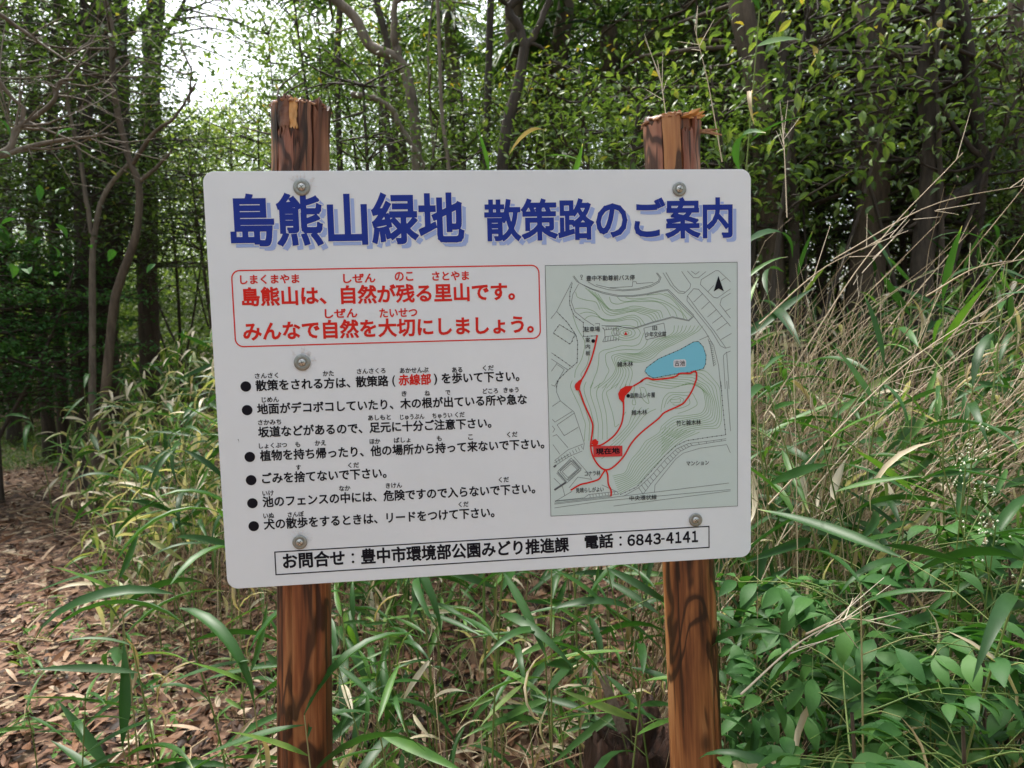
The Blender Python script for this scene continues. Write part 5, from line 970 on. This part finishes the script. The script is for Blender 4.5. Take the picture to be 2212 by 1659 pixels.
for k in range(84):
    Yf = 10+13*(k/64)+rnd.random()*1.5; xr = rnd.uniform(-.85, .85)*Yf
    if k >= 64: Yf = rnd.uniform(2, 12); xr = rnd.choice((-1, -1, 1))*max(Yf*1.15+1.5, rnd.uniform(6.5, 13))   # beyond the frame on both sides
    a = xr/Yf
    low = -.70 < a < -.27 or (-.16 < a < .09 and k % 6)      # the clearing: only low growth there
    g = Vector((xr, Yf, float(gz(xr, Yf))))
    r = empty('forest_tree', g, rnd.uniform(0, 6.28), rnd.uniform(.8, 1.2))
    r.rotation_euler = (rnd.gauss(0, .09), rnd.gauss(0, .09), r.rotation_euler[2])
    side = 'left of the sign' if a < -.2 else ('above the board' if a < .25 else 'right of the sign')
    tag(r, 'slender tree deep in the wood %s' % side, 'tree', 'trees deep in the wood %s' % side)
    tk = obj('trunk', TM[k % 9], r)
    if low: tk.scale = (.8, .8, .36)
    hh = rnd.uniform(1.6, 2.2) if low else rnd.uniform(2.6, 5.2)
    cr = obj('crown', CM[k % 5], r); cr['kind'] = 'stuff'; cr.location = (0, 0, hh); cr.scale = (1, 1, .55 if low else 1)
    if not low:
        cr = obj('crown', CM[(k+2) % 5], r); cr['kind'] = 'stuff'; cr.location = (.3, 0, hh+2.4); cr.rotation_euler = (0, 0, 1.3)

def far_wood():
    LV = Leaves()
    n = 0
    while n < 2700:
        Yf = RNG.uniform(11, 27); x = RNG.uniform(-.95, .95)*Yf; z = gz(x, Yf)+(RNG.random()**1.1*.62*Yf if n < 1500 else RNG.random()*3.2)
        if n >= 2100: x = RNG.uniform(-.56, -.2)*Yf; z = gz(x, Yf)+RNG.random()*.30*Yf
        a = x/Yf; e = (z-CAMZ)/Yf
        # openings in the canopy where the sky comes through
        o1 = ((a+.43)/.10)**2+((e-.43)/.15)**2; o2 = ((a+.10)/.022)**2+((e-.37)/.13)**2; o3 = ((a+.035)/.03)**2+((e-.41)/.035)**2; o4 = ((a-.07)/.02)**2+((e-.38)/.05)**2
        if min(o1, o2, o3, o4) < 1+.5*(RNG.random()-.5): continue
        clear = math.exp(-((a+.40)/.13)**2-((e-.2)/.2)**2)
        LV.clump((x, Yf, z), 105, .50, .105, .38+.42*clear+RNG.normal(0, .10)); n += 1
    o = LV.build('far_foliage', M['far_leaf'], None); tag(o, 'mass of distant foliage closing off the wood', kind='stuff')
far_wood()

# ------------------------------------------------------------------ bamboo grass
BL = []
for k in range(14):
    L = rnd.choice([rnd.uniform(.15, .22), rnd.uniform(.20, .31)])
    tp = blade(L, L*rnd.uniform(.085, .125), rnd.choice([.2, .5, .9, 1.4]), 7, rnd.uniform(.10, .28), rnd.uniform(-.4, .4), .32)
    BL.append(np_mesh('leaf', tp[0], tp[1], M['bamboo_leaf'], np.clip(rnd.choice([.15, .28, .38, .5])+tp[2]*rnd.choice([0, 0, .55])+0*tp[2], 0, 1)))
DL = []
for k in range(6):
    L = rnd.uniform(.13, .22); tp = blade(L, L*rnd.uniform(.07, .11), rnd.choice([.6, 1.4, 2.0]), 6, .3, rnd.uniform(-1.2, 1.2), .35)
    DL.append(np_mesh('dry_leaf', tp[0], tp[1], M['dry_leaf'], np.full(len(tp[0]), rnd.uniform(.2, .9))))

def sasa_proto(H, seed):
    """stem curve, and a list of (leaf mesh, matrix)"""
    q = random.Random(seed); lean = q.uniform(.04, .22)*H; az = q.uniform(0, 2*PI)
    top = Vector((lean*math.cos(az), lean*math.sin(az), H))
    st = spline([Vector((0, 0, -.04)), Vector((top.x*.25, top.y*.25, H*.5)), top], 10)
    mb = MB(); mb.tube(st, .0028+.0008*H, .0014, 5, q.uniform(.2, .9))
    leaves = []
    n = q.randint(5, 8) if H < .9 else q.randint(8, 12)
    a0 = q.uniform(0, 2*PI)
    for i in range(n):
        if H < .9: f = 1-.38*(i/n)**1.3
        else: f = 1-.6*(i/n)**1.2
        p = st[0].lerp(st[0], 0); idx = f*(len(st)-1); j = min(int(idx), len(st)-2); p = st[j].lerp(st[j+1], idx-j)
        a = a0+(PI if i % 2 else 0)+q.gauss(0, .55); el = q.uniform(-.5, .75) if i else q.uniform(.4, 1.1)
        if i > 2 and H > .9 and q.random() < .7:   # a side branchlet carries it
            bl = q.uniform(.06, .16); e = p+Vector((math.cos(a)*bl, math.sin(a)*bl, bl*.5)); mb.tube([p, p.lerp(e, .5)+Vector((0, 0, .01)), e], .0013, .0009, 4, .5)
            p = e
        dry = q.random() < .14
        me = q.choice(DL) if dry else q.choice(BL)
        if dry: el -= .5
        Mx = Matrix.Translation(p) @ Matrix.Rotation(a, 4, 'Z') @ Matrix.Rotation(-el, 4, 'Y') @ Matrix.Rotation(q.gauss(0, .5), 4, 'X') @ Matrix.Scale(q.uniform(.75, 1.12), 4)
        leaves.append((me, Mx))
    return mb.mesh('stem', M['green_stem']), leaves, top
HS = [.22, .32, .45, .6, .8, 1.0, 1.25, 1.5, 1.75, 2.0]
PROT = {h: [sasa_proto(h, int(h*100)*10+k) for k in range(4 if h < 1.3 else 3)] for h in HS}

def sasa(x, y, H, label, group, s=None, rz=None, tilt=None):
    h = min(HS, key=lambda v: abs(v-H)); st, lv, top = rnd.choice(PROT[h]); sc = max(.8, min(1.25, H/h)) if s is None else s
    r = empty('bamboo_plant', (x, y, float(gz(x, y))), rnd.uniform(0, 2*PI) if rz is None else rz, sc)
    if tilt: r.rotation_euler = (tilt[0], tilt[1], r.rotation_euler[2])
    tag(r, label, 'bamboo', group)
    obj('stem', st, r)
    for me, Mx in lv:
        o = bpy.data.objects.new('leaf', me); COL.objects.link(o); o.parent = r; o.matrix_local = Mx
    return r

n_plants = 0
# clump left of the board, taller towards the back
for k in range(84):
    t = rnd.random(); y = rnd.uniform(2.5, 5.2); lo = -.66+.02*(5-y); a = lo+(rnd.random()**.8)*(.60)
    if a < -.52 and y < 3.5: continue
    edge = (a-lo)/.3
    H = min(1.5, .45+.85*min(1, edge)+.18*(y-2.5))*rnd.uniform(.75, 1.1)
    front = y < 3.3
    sasa(a*y, y, H, 'bamboo grass with pale dry leaves in the %s of the clump left of the board' % ('front' if front else 'back'), 'bamboo grass in the %s of the left clump' % ('front' if front else 'back'))
# low plants in the litter, lower left
for k in range(28):
    y = rnd.uniform(1.6, 3.0); a = rnd.uniform(-.74, -.20)
    if a < -.5 and y > 2.3: continue
    sasa(a*y, y, rnd.uniform(.2, .55), 'low bamboo grass growing through the dead leaves at the lower left', 'low bamboo grass at the lower left')
# between and behind the posts, under the board
for k in range(54):
    y = rnd.uniform(1.62, 2.8); a = rnd.uniform(-.24, .36)
    sasa(a*y, y, rnd.uniform(.35, .8)+.12*(y-1.6), 'green bamboo grass under the board between the two posts', 'bamboo grass under the board')
# thicket on the right
for k in range(74):
    y = 1.62+2.2*rnd.random()**1.5; a = rnd.uniform(.30, .80)
    if y < 1.95 and a < .46: y += .35
    sasa(a*y, y, rnd.uniform(.7, 1.55)+.1*(y-1.7), 'bamboo grass standing among the dry stalks right of the board', 'bamboo grass among the dry stalks on the right', tilt=(rnd.gauss(0, .1), rnd.uniform(0, .35)))
# single plants one can point at
def sasa_top(px, py, Y, lab, dx=0.0, s=None, rz=None):
    p = at(px, py, Y); x = p.x-dx; return sasa(x, Y, p.z-float(gz(x, Y)), lab, None, s, rz)
for a in [(1710, 625, 1.95, 'bamboo grass with broad hanging leaves nearest the right edge of the board'), (2110, 560, 1.9, 'bamboo grass with two long dark leaves hanging at the upper right'),
          (1545, 110, 2.2, 'tall bamboo grass rising above the splintered right post'), (1880, 800, 1.7, 'bamboo grass whose long leaf arches over the dry stalks'),
          (1960, 945, 1.5, 'bamboo grass with big leaves above the white flower buds'), (1880, 1320, 1.15, 'broken bamboo grass leaf fan in front of the nandina leaves'),
          (2020, 1115, 1.25, 'bamboo grass with the broadest blades at the right edge'), (1765, 1060, 1.55, 'bamboo grass with curled green blades right of the lower board corner'),
          (1010, 330, 2.0, 'bamboo grass tips peeking over the top edge of the board'), (1230, 345, 2.1, 'light green bamboo grass tips over the board beside the right post'),
          (1040, 1210, 1.62, 'bamboo grass with four broad blades hanging below the middle of the board'), (1180, 1215, 1.7, 'bamboo grass with a dark blade slanting below the board'),
          (1420, 1200, 1.6, 'bamboo grass with dark blades hanging beside the right post'), (880, 1560, 1.35, 'near bamboo grass shoot with a bright green stem between the posts'),
          (270, 1220, 1.9, 'low bamboo grass with a dark blade left of the lower board corner'), (480, 1240, 1.75, 'bamboo grass with a bright blade at the lower left board corner'),
          (150, 1500, 1.7, 'near bamboo grass at the bottom left corner'), (330, 1380, 1.8, 'bamboo grass with long crossing blades at the lower left'), (560, 1420, 1.55, 'bamboo grass left of the left post'),
          (690, 1560, 1.25, 'near bamboo grass whose blade crosses the foot of the left post'), (1340, 1480, 1.5, 'bamboo grass in front of the rotten stump')]:
    sasa_top(*a)

def leaf_fill():
    """loose mass of bamboo leaves and dead leaves inside the clumps"""
    V = []; F = []; T = []; n0 = 0
    def put(tp, n, pos, size, tint, el=(-.3, .5)):
        nonlocal n0
        v, f, t = scatter(tp, pos, rotmats(RNG.uniform(0, 2*PI, n), RNG.normal(*el, n), RNG.normal(0, .6, n)), size, tint)
        V.append(v); F.append(f+n0); T.append(t); n0 += len(v)
    tpb = blade(1, .13, .9, 5, .2, .2); tpc = blade(1, .10, 1.5, 5, .3, .8)
    n = 3600; y = RNG.uniform(3.1, 5.8, n); lo = -.65+.02*(5-y); f = RNG.random(n)**.8; a = lo+f*.62
    top = np.minimum(1.55, .35+1.0*np.minimum(1, f*2)+.16*(y-2.6)); z = gz(a*y, y)+top*RNG.random(n)**.6
    put(tpb, n, np.stack([a*y, y, z], -1), RNG.uniform(.12, .22, n), np.clip(RNG.choice([.25, .4, .5, .62, .9], n, p=[.12, .20, .18, .18, .32])+RNG.normal(0, .06, n), 0, 1))
    n = 3000; y = RNG.uniform(1.9, 4.4, n); a = RNG.uniform(.27, .85, n); z = gz(a*y, y)+RNG.uniform(.0, 1.0, n)**.9*(.75+.18*y)
    put(tpb, n, np.stack([a*y, y, z], -1), RNG.uniform(.10, .22, n), np.clip(RNG.choice([.12, .25, .4, .55, .9], n, p=[.25, .32, .22, .08, .13])+RNG.normal(0, .06, n), 0, 1), (-.5, .6))
    n = 750; y = RNG.uniform(1.8, 3.6, n); a = RNG.uniform(-.3, .4, n); z = gz(a*y, y)+RNG.uniform(0, .55, n)
    put(tpb, n, np.stack([a*y, y, z], -1), RNG.uniform(.08, .18, n), np.clip(RNG.choice([.2, .35, .5, .9], n, p=[.3, .3, .15, .25])+RNG.normal(0, .05, n), 0, 1), (0, .6))
    n = 260; y = RNG.uniform(1.3, 3.4, n); a = RNG.uniform(-.75, -.15, n); z = gz(a*y, y)+RNG.uniform(0, .22, n)
    put(tpb, n, np.stack([a*y, y, z], -1), RNG.uniform(.06, .14, n), np.clip(RNG.choice([.3, .45, .55], n)+RNG.normal(0, .06, n), 0, 1), (.2, .4))
    o = obj('bamboo_leaves', np_mesh('bamboo_leaves', np.concatenate(V), np.concatenate(F), M['bamboo_leaf'], np.concatenate(T))); tag(o, 'tangled bamboo leaves filling the undergrowth round the sign', kind='stuff')
leaf_fill()

def straw_fill():
    mb = MB()
    def stalk(x, y, L, d, r, side):
        p0 = Vector((x, y, float(gz(x, y)))); d = d.normalized(); bow = Vector((rnd.gauss(0, .05), rnd.gauss(0, .05), rnd.uniform(-.02, .13)))*L
        P = spline([p0, p0+d*L*.5+bow, p0+d*L+Vector((d.x*.12, 0, -.10))*L], 6); mb.tube(P, r, r*.45, 4, rnd.uniform(0, .85))
        for s in range(side):
            q = P[rnd.randint(2, 5)]; u = (d+Vector((rnd.gauss(0, .4), rnd.gauss(0, .4), rnd.gauss(.1, .3)))).normalized()*rnd.uniform(.06, .22); mb.tube([q, q+u*.5, q+u], r*.5, r*.25, 3, rnd.uniform(.3, 1))
    for k in range(1150):    # leaning up to the right
        y = rnd.uniform(1.9, 4.0); a = rnd.uniform(.14, .80)
        stalk(a*y, y, rnd.uniform(.8, 2.1), Vector((rnd.uniform(.2, 1.0), rnd.gauss(0, .2), rnd.uniform(.5, 1.0))), rnd.uniform(.0015, .0031), rnd.randint(1, 4))
    for k in range(170):    # nearly upright just right of the board
        y = rnd.uniform(1.8, 3.2); a = rnd.uniform(.30, .5)
        stalk(a*y, y, rnd.uniform(1.1, 1.75), Vector((rnd.gauss(0, .12), rnd.gauss(0, .1), 1)), rnd.uniform(.0014, .0026), 3)
    for k in range(360):    # left clump
        y = rnd.uniform(2.9, 5.4); a = -.56+rnd.random()*.45
        stalk(a*y, y, rnd.uniform(.5, 1.2), Vector((rnd.gauss(.1, .35), rnd.gauss(0, .3), .8)), rnd.uniform(.0013, .0024), 3)
    for k in range(250):    # short ones under the board
        y = rnd.uniform(1.6, 3.2); a = rnd.uniform(-.3, .42)
        stalk(a*y, y, rnd.uniform(.2, .7), Vector((rnd.gauss(0, .4), rnd.gauss(0, .3), .9)), rnd.uniform(.001, .0022), 1)
    tag(mb.build('dry_stalks', M['straw']), 'tangle of dry straw-coloured stalks in the undergrowth', kind='stuff')
straw_fill()
for k, (x0, y0, x1, y1, Y, lab) in enumerate([(1650, 900, 2080, 330, 1.9, 'long dry stalk slanting up right from the right edge of the board'), (1800, 560, 2212, 400, 2.1, 'dry stalk arching flat towards the right edge of the photo'), (1660, 1090, 2212, 620, 1.6, 'longest straight dry stalk crossing the right thicket'),
        (1700, 470, 1690, 250, 2.3, 'upright dry stalk just right of the right post'), (1450, 350, 1420, 130, 2.2, 'pale dry stalk rising behind the right post'), (1560, 350, 1500, 60, 2.3, 'dry stalk with a fork above the splintered post'),
        (1740, 1370, 1880, 1340, 1.2, 'bent dry stalk in front of the nandina'), (1600, 1500, 1840, 1330, 1.15, 'broken tan stalk near the foot of the right post'), (1640, 700, 1900, 520, 1.8, 'thick dry stalk beside the map half of the board'), (2000, 640, 2212, 560, 1.7, 'dry stalk at the right edge above the broad blades')]):
    a, b = at(x0, y0, Y), at(x1, y1, Y+.1); mb = MB(); mb.tube(spline([Vector((0, 0, 0)), (b-a)*.5+Vector((0, 0, .07*(b-a).length)), b-a], 12), .0019, .0009, 6, .6)
    for s in range(5):
        t = rnd.uniform(.4, 1); q = (b-a)*t+Vector((0, 0, .16*(b-a).length*t*(1-t))); u = (b-a).normalized()*rnd.uniform(.05, .12)+Vector((rnd.gauss(0, .03), 0, rnd.gauss(0, .04))); mb.tube([q, q+u*.5, q+u], .0012, .0006, 4, .9)
    o = mb.build('dry_stalk', M['straw']); o.location = a; tag(o, lab, 'dry stalk')

# ------------------------------------------------------------------ nandina with compound leaves
NL = []
for k in range(6):
    tp = blade(1, rnd.uniform(.40, .50), rnd.uniform(.3, .9), 6, rnd.uniform(.08, .2), rnd.uniform(-.3, .3), .40)
    NL.append(np_mesh('leaflet', tp[0], tp[1], M['nandina'], np.full(len(tp[0]), rnd.uniform(.25, .8))))
def frond_proto(seed):
    q = random.Random(seed); L = q.uniform(.20, .30); mb = MB(); out = []
    P = spline([Vector((0, 0, 0)), Vector((L*.5, 0, .025)), Vector((L, 0, -.01))], 8); mb.tube(P, .0018, .0009, 5, .3)
    for i, f in enumerate((.30, .52, .72, .88)):
        p = P[0].lerp(P[-1], f)+Vector((0, 0, .02*4*f*(1-f)))
        for s in (-1, 1):
            bl = (.085*(1-f)+.012)
            e = p+Vector((bl*.5, s*bl, .004)); mb.tube([p, p.lerp(e, .5), e], .0011, .0007, 4, .3)
            nlf = 3 if i < 2 else 1
            for j in range(nlf):
                an = s*(PI/2-.45)+(j-1)*1.05*(nlf > 1)+q.gauss(0, .15)
                bp = e if j != 1 or nlf == 1 else e
                out.append((q.randrange(6), Matrix.Translation(bp) @ Matrix.Rotation(an, 4, 'Z') @ Matrix.Rotation(q.uniform(-.1, .4), 4, 'Y') @ Matrix.Rotation(q.gauss(0, .25), 4, 'X') @ Matrix.Scale(q.uniform(.050, .078), 4)))
    out.append((q.randrange(6), Matrix.Translation(P[-1]) @ Matrix.Rotation(.2, 4, 'Y') @ Matrix.Scale(.07, 4)))
    return mb.mesh('rachis', M['green_stem']), out
FP = [frond_proto(k) for k in range(5)]
def nandina(px, py, Y, nf, lab, spread=.18):
    c = at(px, py, Y); g = Vector((c.x+.03, Y+.05, float(gz(c.x, Y)))); r = empty('nandina', g); tag(r, lab, 'shrub')
    sm = MB(); H = c-g; stem = spline([Vector((0, 0, -.05)), H*.5+Vector((.02, 0, 0)), H], 10); sm.tube(stem, .006, .003, 7, .5); sm.build('stem', M['bark_brown'], r)
    for k in range(nf):
        rm, lf = FP[rnd.randrange(5)]; q = stem[rnd.randint(5, 9)]+Vector((rnd.gauss(0, .02), rnd.gauss(0, .02), 0))
        az = 2*PI*k/nf+rnd.gauss(0, .35); el = rnd.uniform(-.1, .5)
        o = obj('frond', rm, r); o.matrix_local = Matrix.Translation(q) @ Matrix.Rotation(az, 4, 'Z') @ Matrix.Rotation(-el, 4, 'Y') @ Matrix.Rotation(rnd.gauss(0, .3), 4, 'X') @ Matrix.Scale(rnd.uniform(.85, 1.15), 4)
        for mi, Mx in lf:
            l = bpy.data.objects.new('leaflet', NL[mi]); COL.objects.link(l); l.parent = o; l.matrix_local = Mx
    return r, c
nandina(1840, 1540, 1.15, 7, 'nandina shrub nearest the foot of the right post at the bottom right')
nandina(2080, 1570, 1.15, 8, 'nandina shrub at the bottom right corner')
nandina(1890, 1330, 1.4, 8, 'nandina shrub in the middle of the lower right leaves')
nandina(2120, 1330, 1.45, 8, 'nandina shrub under the white flower buds at the right edge')
nandina(1720, 1240, 1.6, 7, 'nandina shrub just right of the lower right board corner')
nandina(1960, 1180, 1.65, 8, 'nandina shrub behind the broad blades on the right')
nandina(1690, 1420, 1.6, 5, 'small dark nandina behind the right post')
nandina(2180, 1180, 1.8, 6, 'nandina shrub farthest back at the right edge')
NM = M['bud'] = flat('flower_bud', (.62, .66, .48), .5)
def panicle(px, py, Y, lab, n):
    c = at(px, py, Y); g = Vector((c.x-.04, Y+.1, float(gz(c.x, Y)))); r = empty('flower_panicle', g); tag(r, lab, 'flower buds')
    sm = MB(); bd = MB(); H = c-g; top = H+Vector((0, 0, .05)); sm.tube(spline([Vector((0, 0, 0)), H*.5, top], 12), .003, .0012, 5, .2)
    for k in range(n):
        f = rnd.uniform(-.10, .07); p = H+Vector((0, 0, f)); rr = .040*(1-(f+.10)/.22)
        a = rnd.uniform(0, 6.28); e = p+Vector((rr*math.cos(a), rr*math.sin(a), rr*.5)); sm.tube([p, p.lerp(e, .5), e], .0009, .0006, 3, .2)
        for j in range(3):
            b = e+Vector((rnd.gauss(0, .008), rnd.gauss(0, .008), rnd.gauss(.002, .007))); s = rnd.uniform(.0018, .0034)
            O = [(1, 0, 0), (0, 1, 0), (-1, 0, 0), (0, -1, 0), (0, 0, 1), (0, 0, -1)]; bd.add([tuple(b+Vector(o)*s) for o in O], [(0, 1, 4), (1, 2, 4), (2, 3, 4), (3, 0, 4), (1, 0, 5), (2, 1, 5), (3, 2, 5), (0, 3, 5)])
    sm.build('stalk', M['green_stem'], r); bd.build('bud', NM, r)['kind'] = 'stuff'
panicle(2105, 985, 1.45, 'upper spray of tiny white flower buds at the right', 13)
panicle(2085, 1060, 1.4, 'lower left spray of tiny white flower buds', 9)
panicle(2150, 1185, 1.35, 'lowest spray of tiny white flower buds at the right edge', 9)

def green_fill():
    LV = Leaves()
    for k in range(300):
        y = rnd.uniform(1.45, 3.2); a = rnd.uniform(.30, .85); x = a*y; z = float(gz(x, y))+rnd.random()**.7*(.55 if y < 2 else .5)
        LV.clump((x, y, z), 15, .10, .055, .38+rnd.gauss(0, .15), flatz=.5)
    o = LV.build('ground_cover', M['nandina'], None, (ovate(.15, .5, 3, .45)[0], ovate(.15, .5, 3, .45)[1])); tag(o, 'dense low green leaves covering the bank on the right', kind='stuff')
    LV = Leaves()
    for k in range(420):
        y = 1.2+2.6*rnd.random(); a = rnd.uniform(-.74, .1); x = a*y
        LV.clump((x, y, float(gz(x, y))+rnd.uniform(.03, .08)), rnd.randint(3, 6), .018, .035, .6, tilt=.3, flatz=.2)
    o = LV.build('seedlings', M['sprout'], None, LEAF4); tag(o, 'small light green seedlings among the dead leaves', kind='stuff')
    LV = Leaves()
    for k in range(160):
        y = rnd.uniform(8.0, 11.5); a = rnd.uniform(-.78, -.50); LV.clump((a*y, y, float(gz(a*y, y))+.08), 40, .16, .05, .5, flatz=.3)
    o = LV.build('path_edge_plants', M['far_leaf'], None, LEAF4); tag(o, 'low green weeds along the far path', kind='stuff')
green_fill()
def grass():
    n = 5200; y = RNG.uniform(7.6, 10.5, n); a = RNG.uniform(-.80, -.56, n); tp = blade(1, .03, .8, 3, .1)
    v, f, t = scatter(tp, on_ground(a*y, y), rotmats(RNG.uniform(0, 6.28, n), RNG.uniform(.7, 1.4, n), RNG.normal(0, .3, n)), RNG.uniform(.08, .2, n), RNG.uniform(.2, .6, n))
    tag(obj('grass', np_mesh('grass', v, f, M['bamboo_leaf'], t)), 'patch of fine green grass beside the path at the left', kind='stuff')
grass()

# rotten stump between the posts
def stump():
    c = at(1375, 1640, 1.72); x, y = c.x, 1.74; g = Vector((x, y, float(gz(x, y)))); r = empty('rotten_stump', g); tag(r, 'dark rotten tree stump on the ground beside the right post', 'stump')
    H = max(.12, at(1375, 1560, 1.72).z-g.z); V = []; n, m = 40, 14
    for i in range(m):
        for k in range(n):
            a = 2*PI*k/n; t = i/(m-1); rr = (.16-.05*t+.05*(1-t)**3)*(1+.22*mnoise.noise(Vector((math.cos(a)*2, math.sin(a)*2, t*1.5)))+.10*mnoise.noise(Vector((math.cos(a)*8, math.sin(a)*8, t*5))))
            zz = H*t+(.06*mnoise.noise(Vector((math.cos(a)*3, math.sin(a)*3, 7)))*t)
            V.append((rr*math.cos(a), rr*math.sin(a), zz-.03))
    F = [(i*n+k, i*n+(k+1) % n, (i+1)*n+(k+1) % n, (i+1)*n+k) for i in range(m-1) for k in range(n)]
    b0 = (m-1)*n
    for j, f in enumerate((.8, .55, .3)):
        for k in range(n):
            v = V[b0+k]; V.append((v[0]*f, v[1]*f, v[2]-.035*(j+1)+.03*mnoise.noise(Vector((v[0]*30*f, v[1]*30*f, j)))))
        p = b0 if j == 0 else m*n+(j-1)*n; q = m*n+j*n
        F += [(p+k, p+(k+1) % n, q+(k+1) % n, q+k) for k in range(n)]
    V.append((0, 0, H-.15)); q = m*n+2*n
    mt = bark_mat('rotten_wood', (.006, .004, .003), (.09, .035, .018), 22, 1.0)
    obj('body', np_mesh('body', np.array(V), [np.array(F), np.array([(q+k, q+(k+1) % n, len(V)-1) for k in range(n)])], mt), r)
    for k in range(7):
        a = rnd.uniform(0, 6.28); mb = MB(); w = rnd.uniform(.010, .02); rr = .14; L = rnd.uniform(.06, .14); z0 = rnd.uniform(0, H*.6)
        P = [Vector((rr*math.cos(a+s), rr*math.sin(a+s), z)) for z in (z0, z0+L) for s in (-w*6, w*6)]; Q = [p*.93 for p in P]
        mb.add([tuple(p) for p in P+Q], [(0, 1, 3, 2), (4, 6, 7, 5), (0, 4, 5, 1), (2, 3, 7, 6), (0, 2, 6, 4), (1, 5, 7, 3)]); mb.build('bark_plate', M['bark_brown'], r, False)
    # peeled slab leaning on it
    a, b = at(1300, 1460, 1.70), at(1345, 1580, 1.64); d = (b-a); s = Vector((1, .2, .3)).normalized()*.012; t = Vector((.1, -1, .1)).normalized()*.004; mb = MB()
    P = [a-s*.6, a+s*.7, a.lerp(b, .5)+s*1.2, b+s, b-s*.9, a.lerp(b, .5)-s]; o = a.copy()
    mb.add([tuple(p-o+t) for p in P]+[tuple(p-o-t) for p in P], [(0, 1, 2, 5), (5, 2, 3, 4), (6, 11, 8, 7), (11, 10, 9, 8), (0, 6, 7, 1), (1, 7, 8, 2), (2, 8, 9, 3), (3, 9, 10, 4), (4, 10, 11, 5), (5, 11, 6, 0)])
    x = mb.build('bark_slab', M['bark_brown'], None, False); x.location = o; tag(x, 'slab of brown bark leaning on the rotten stump', 'bark')
    a, b = at(1585, 1655, 1.5), at(1725, 1625, 1.55); s = Vector((0, .5, .6)).normalized()*.016; t = Vector((0, -.6, .5)).normalized()*.005; o = a.copy(); mb = MB()
    P = [a-s*.5, a+s*.6, a.lerp(b, .55)+s*1.1, b+s*.4, b-s*.3, a.lerp(b, .4)-s]
    mb.add([tuple(p-o+t) for p in P]+[tuple(p-o-t) for p in P], [(0, 1, 2, 5), (5, 2, 3, 4), (6, 11, 8, 7), (11, 10, 9, 8), (0, 6, 7, 1), (1, 7, 8, 2), (2, 8, 9, 3), (3, 9, 10, 4), (4, 10, 11, 5), (5, 11, 6, 0)])
    x = mb.build('wood_chip', flat('pale_split_wood', (.50, .40, .24), .7, 0, .5, 50, .2), None, False); x.location = o; tag(x, 'pale split piece of wood at the foot of the right post', 'wood')
stump()

# the wood goes on behind the reader and shades the board
def wood_behind():
    LV = Leaves()
    for k in range(900):
        a = RNG.uniform(-PI*.95, -.05*PI); R = RNG.uniform(6, 12)
        if k >= 430: a = RNG.uniform(.72*PI, 1.05*PI) if k % 2 else RNG.uniform(-.05*PI, .28*PI); R = RNG.uniform(8, 15)
        x, y = R*math.cos(a), R*math.sin(a)-1.0; z = RNG.random()*9
        LV.clump((x, y, z), 40 if k < 430 else 90, .6, .30 if k < 430 else .14, .4)
    tag(LV.build('foliage_behind', M['far_leaf'], None), 'foliage of the wood around and behind the reader', kind='stuff')
wood_behind()
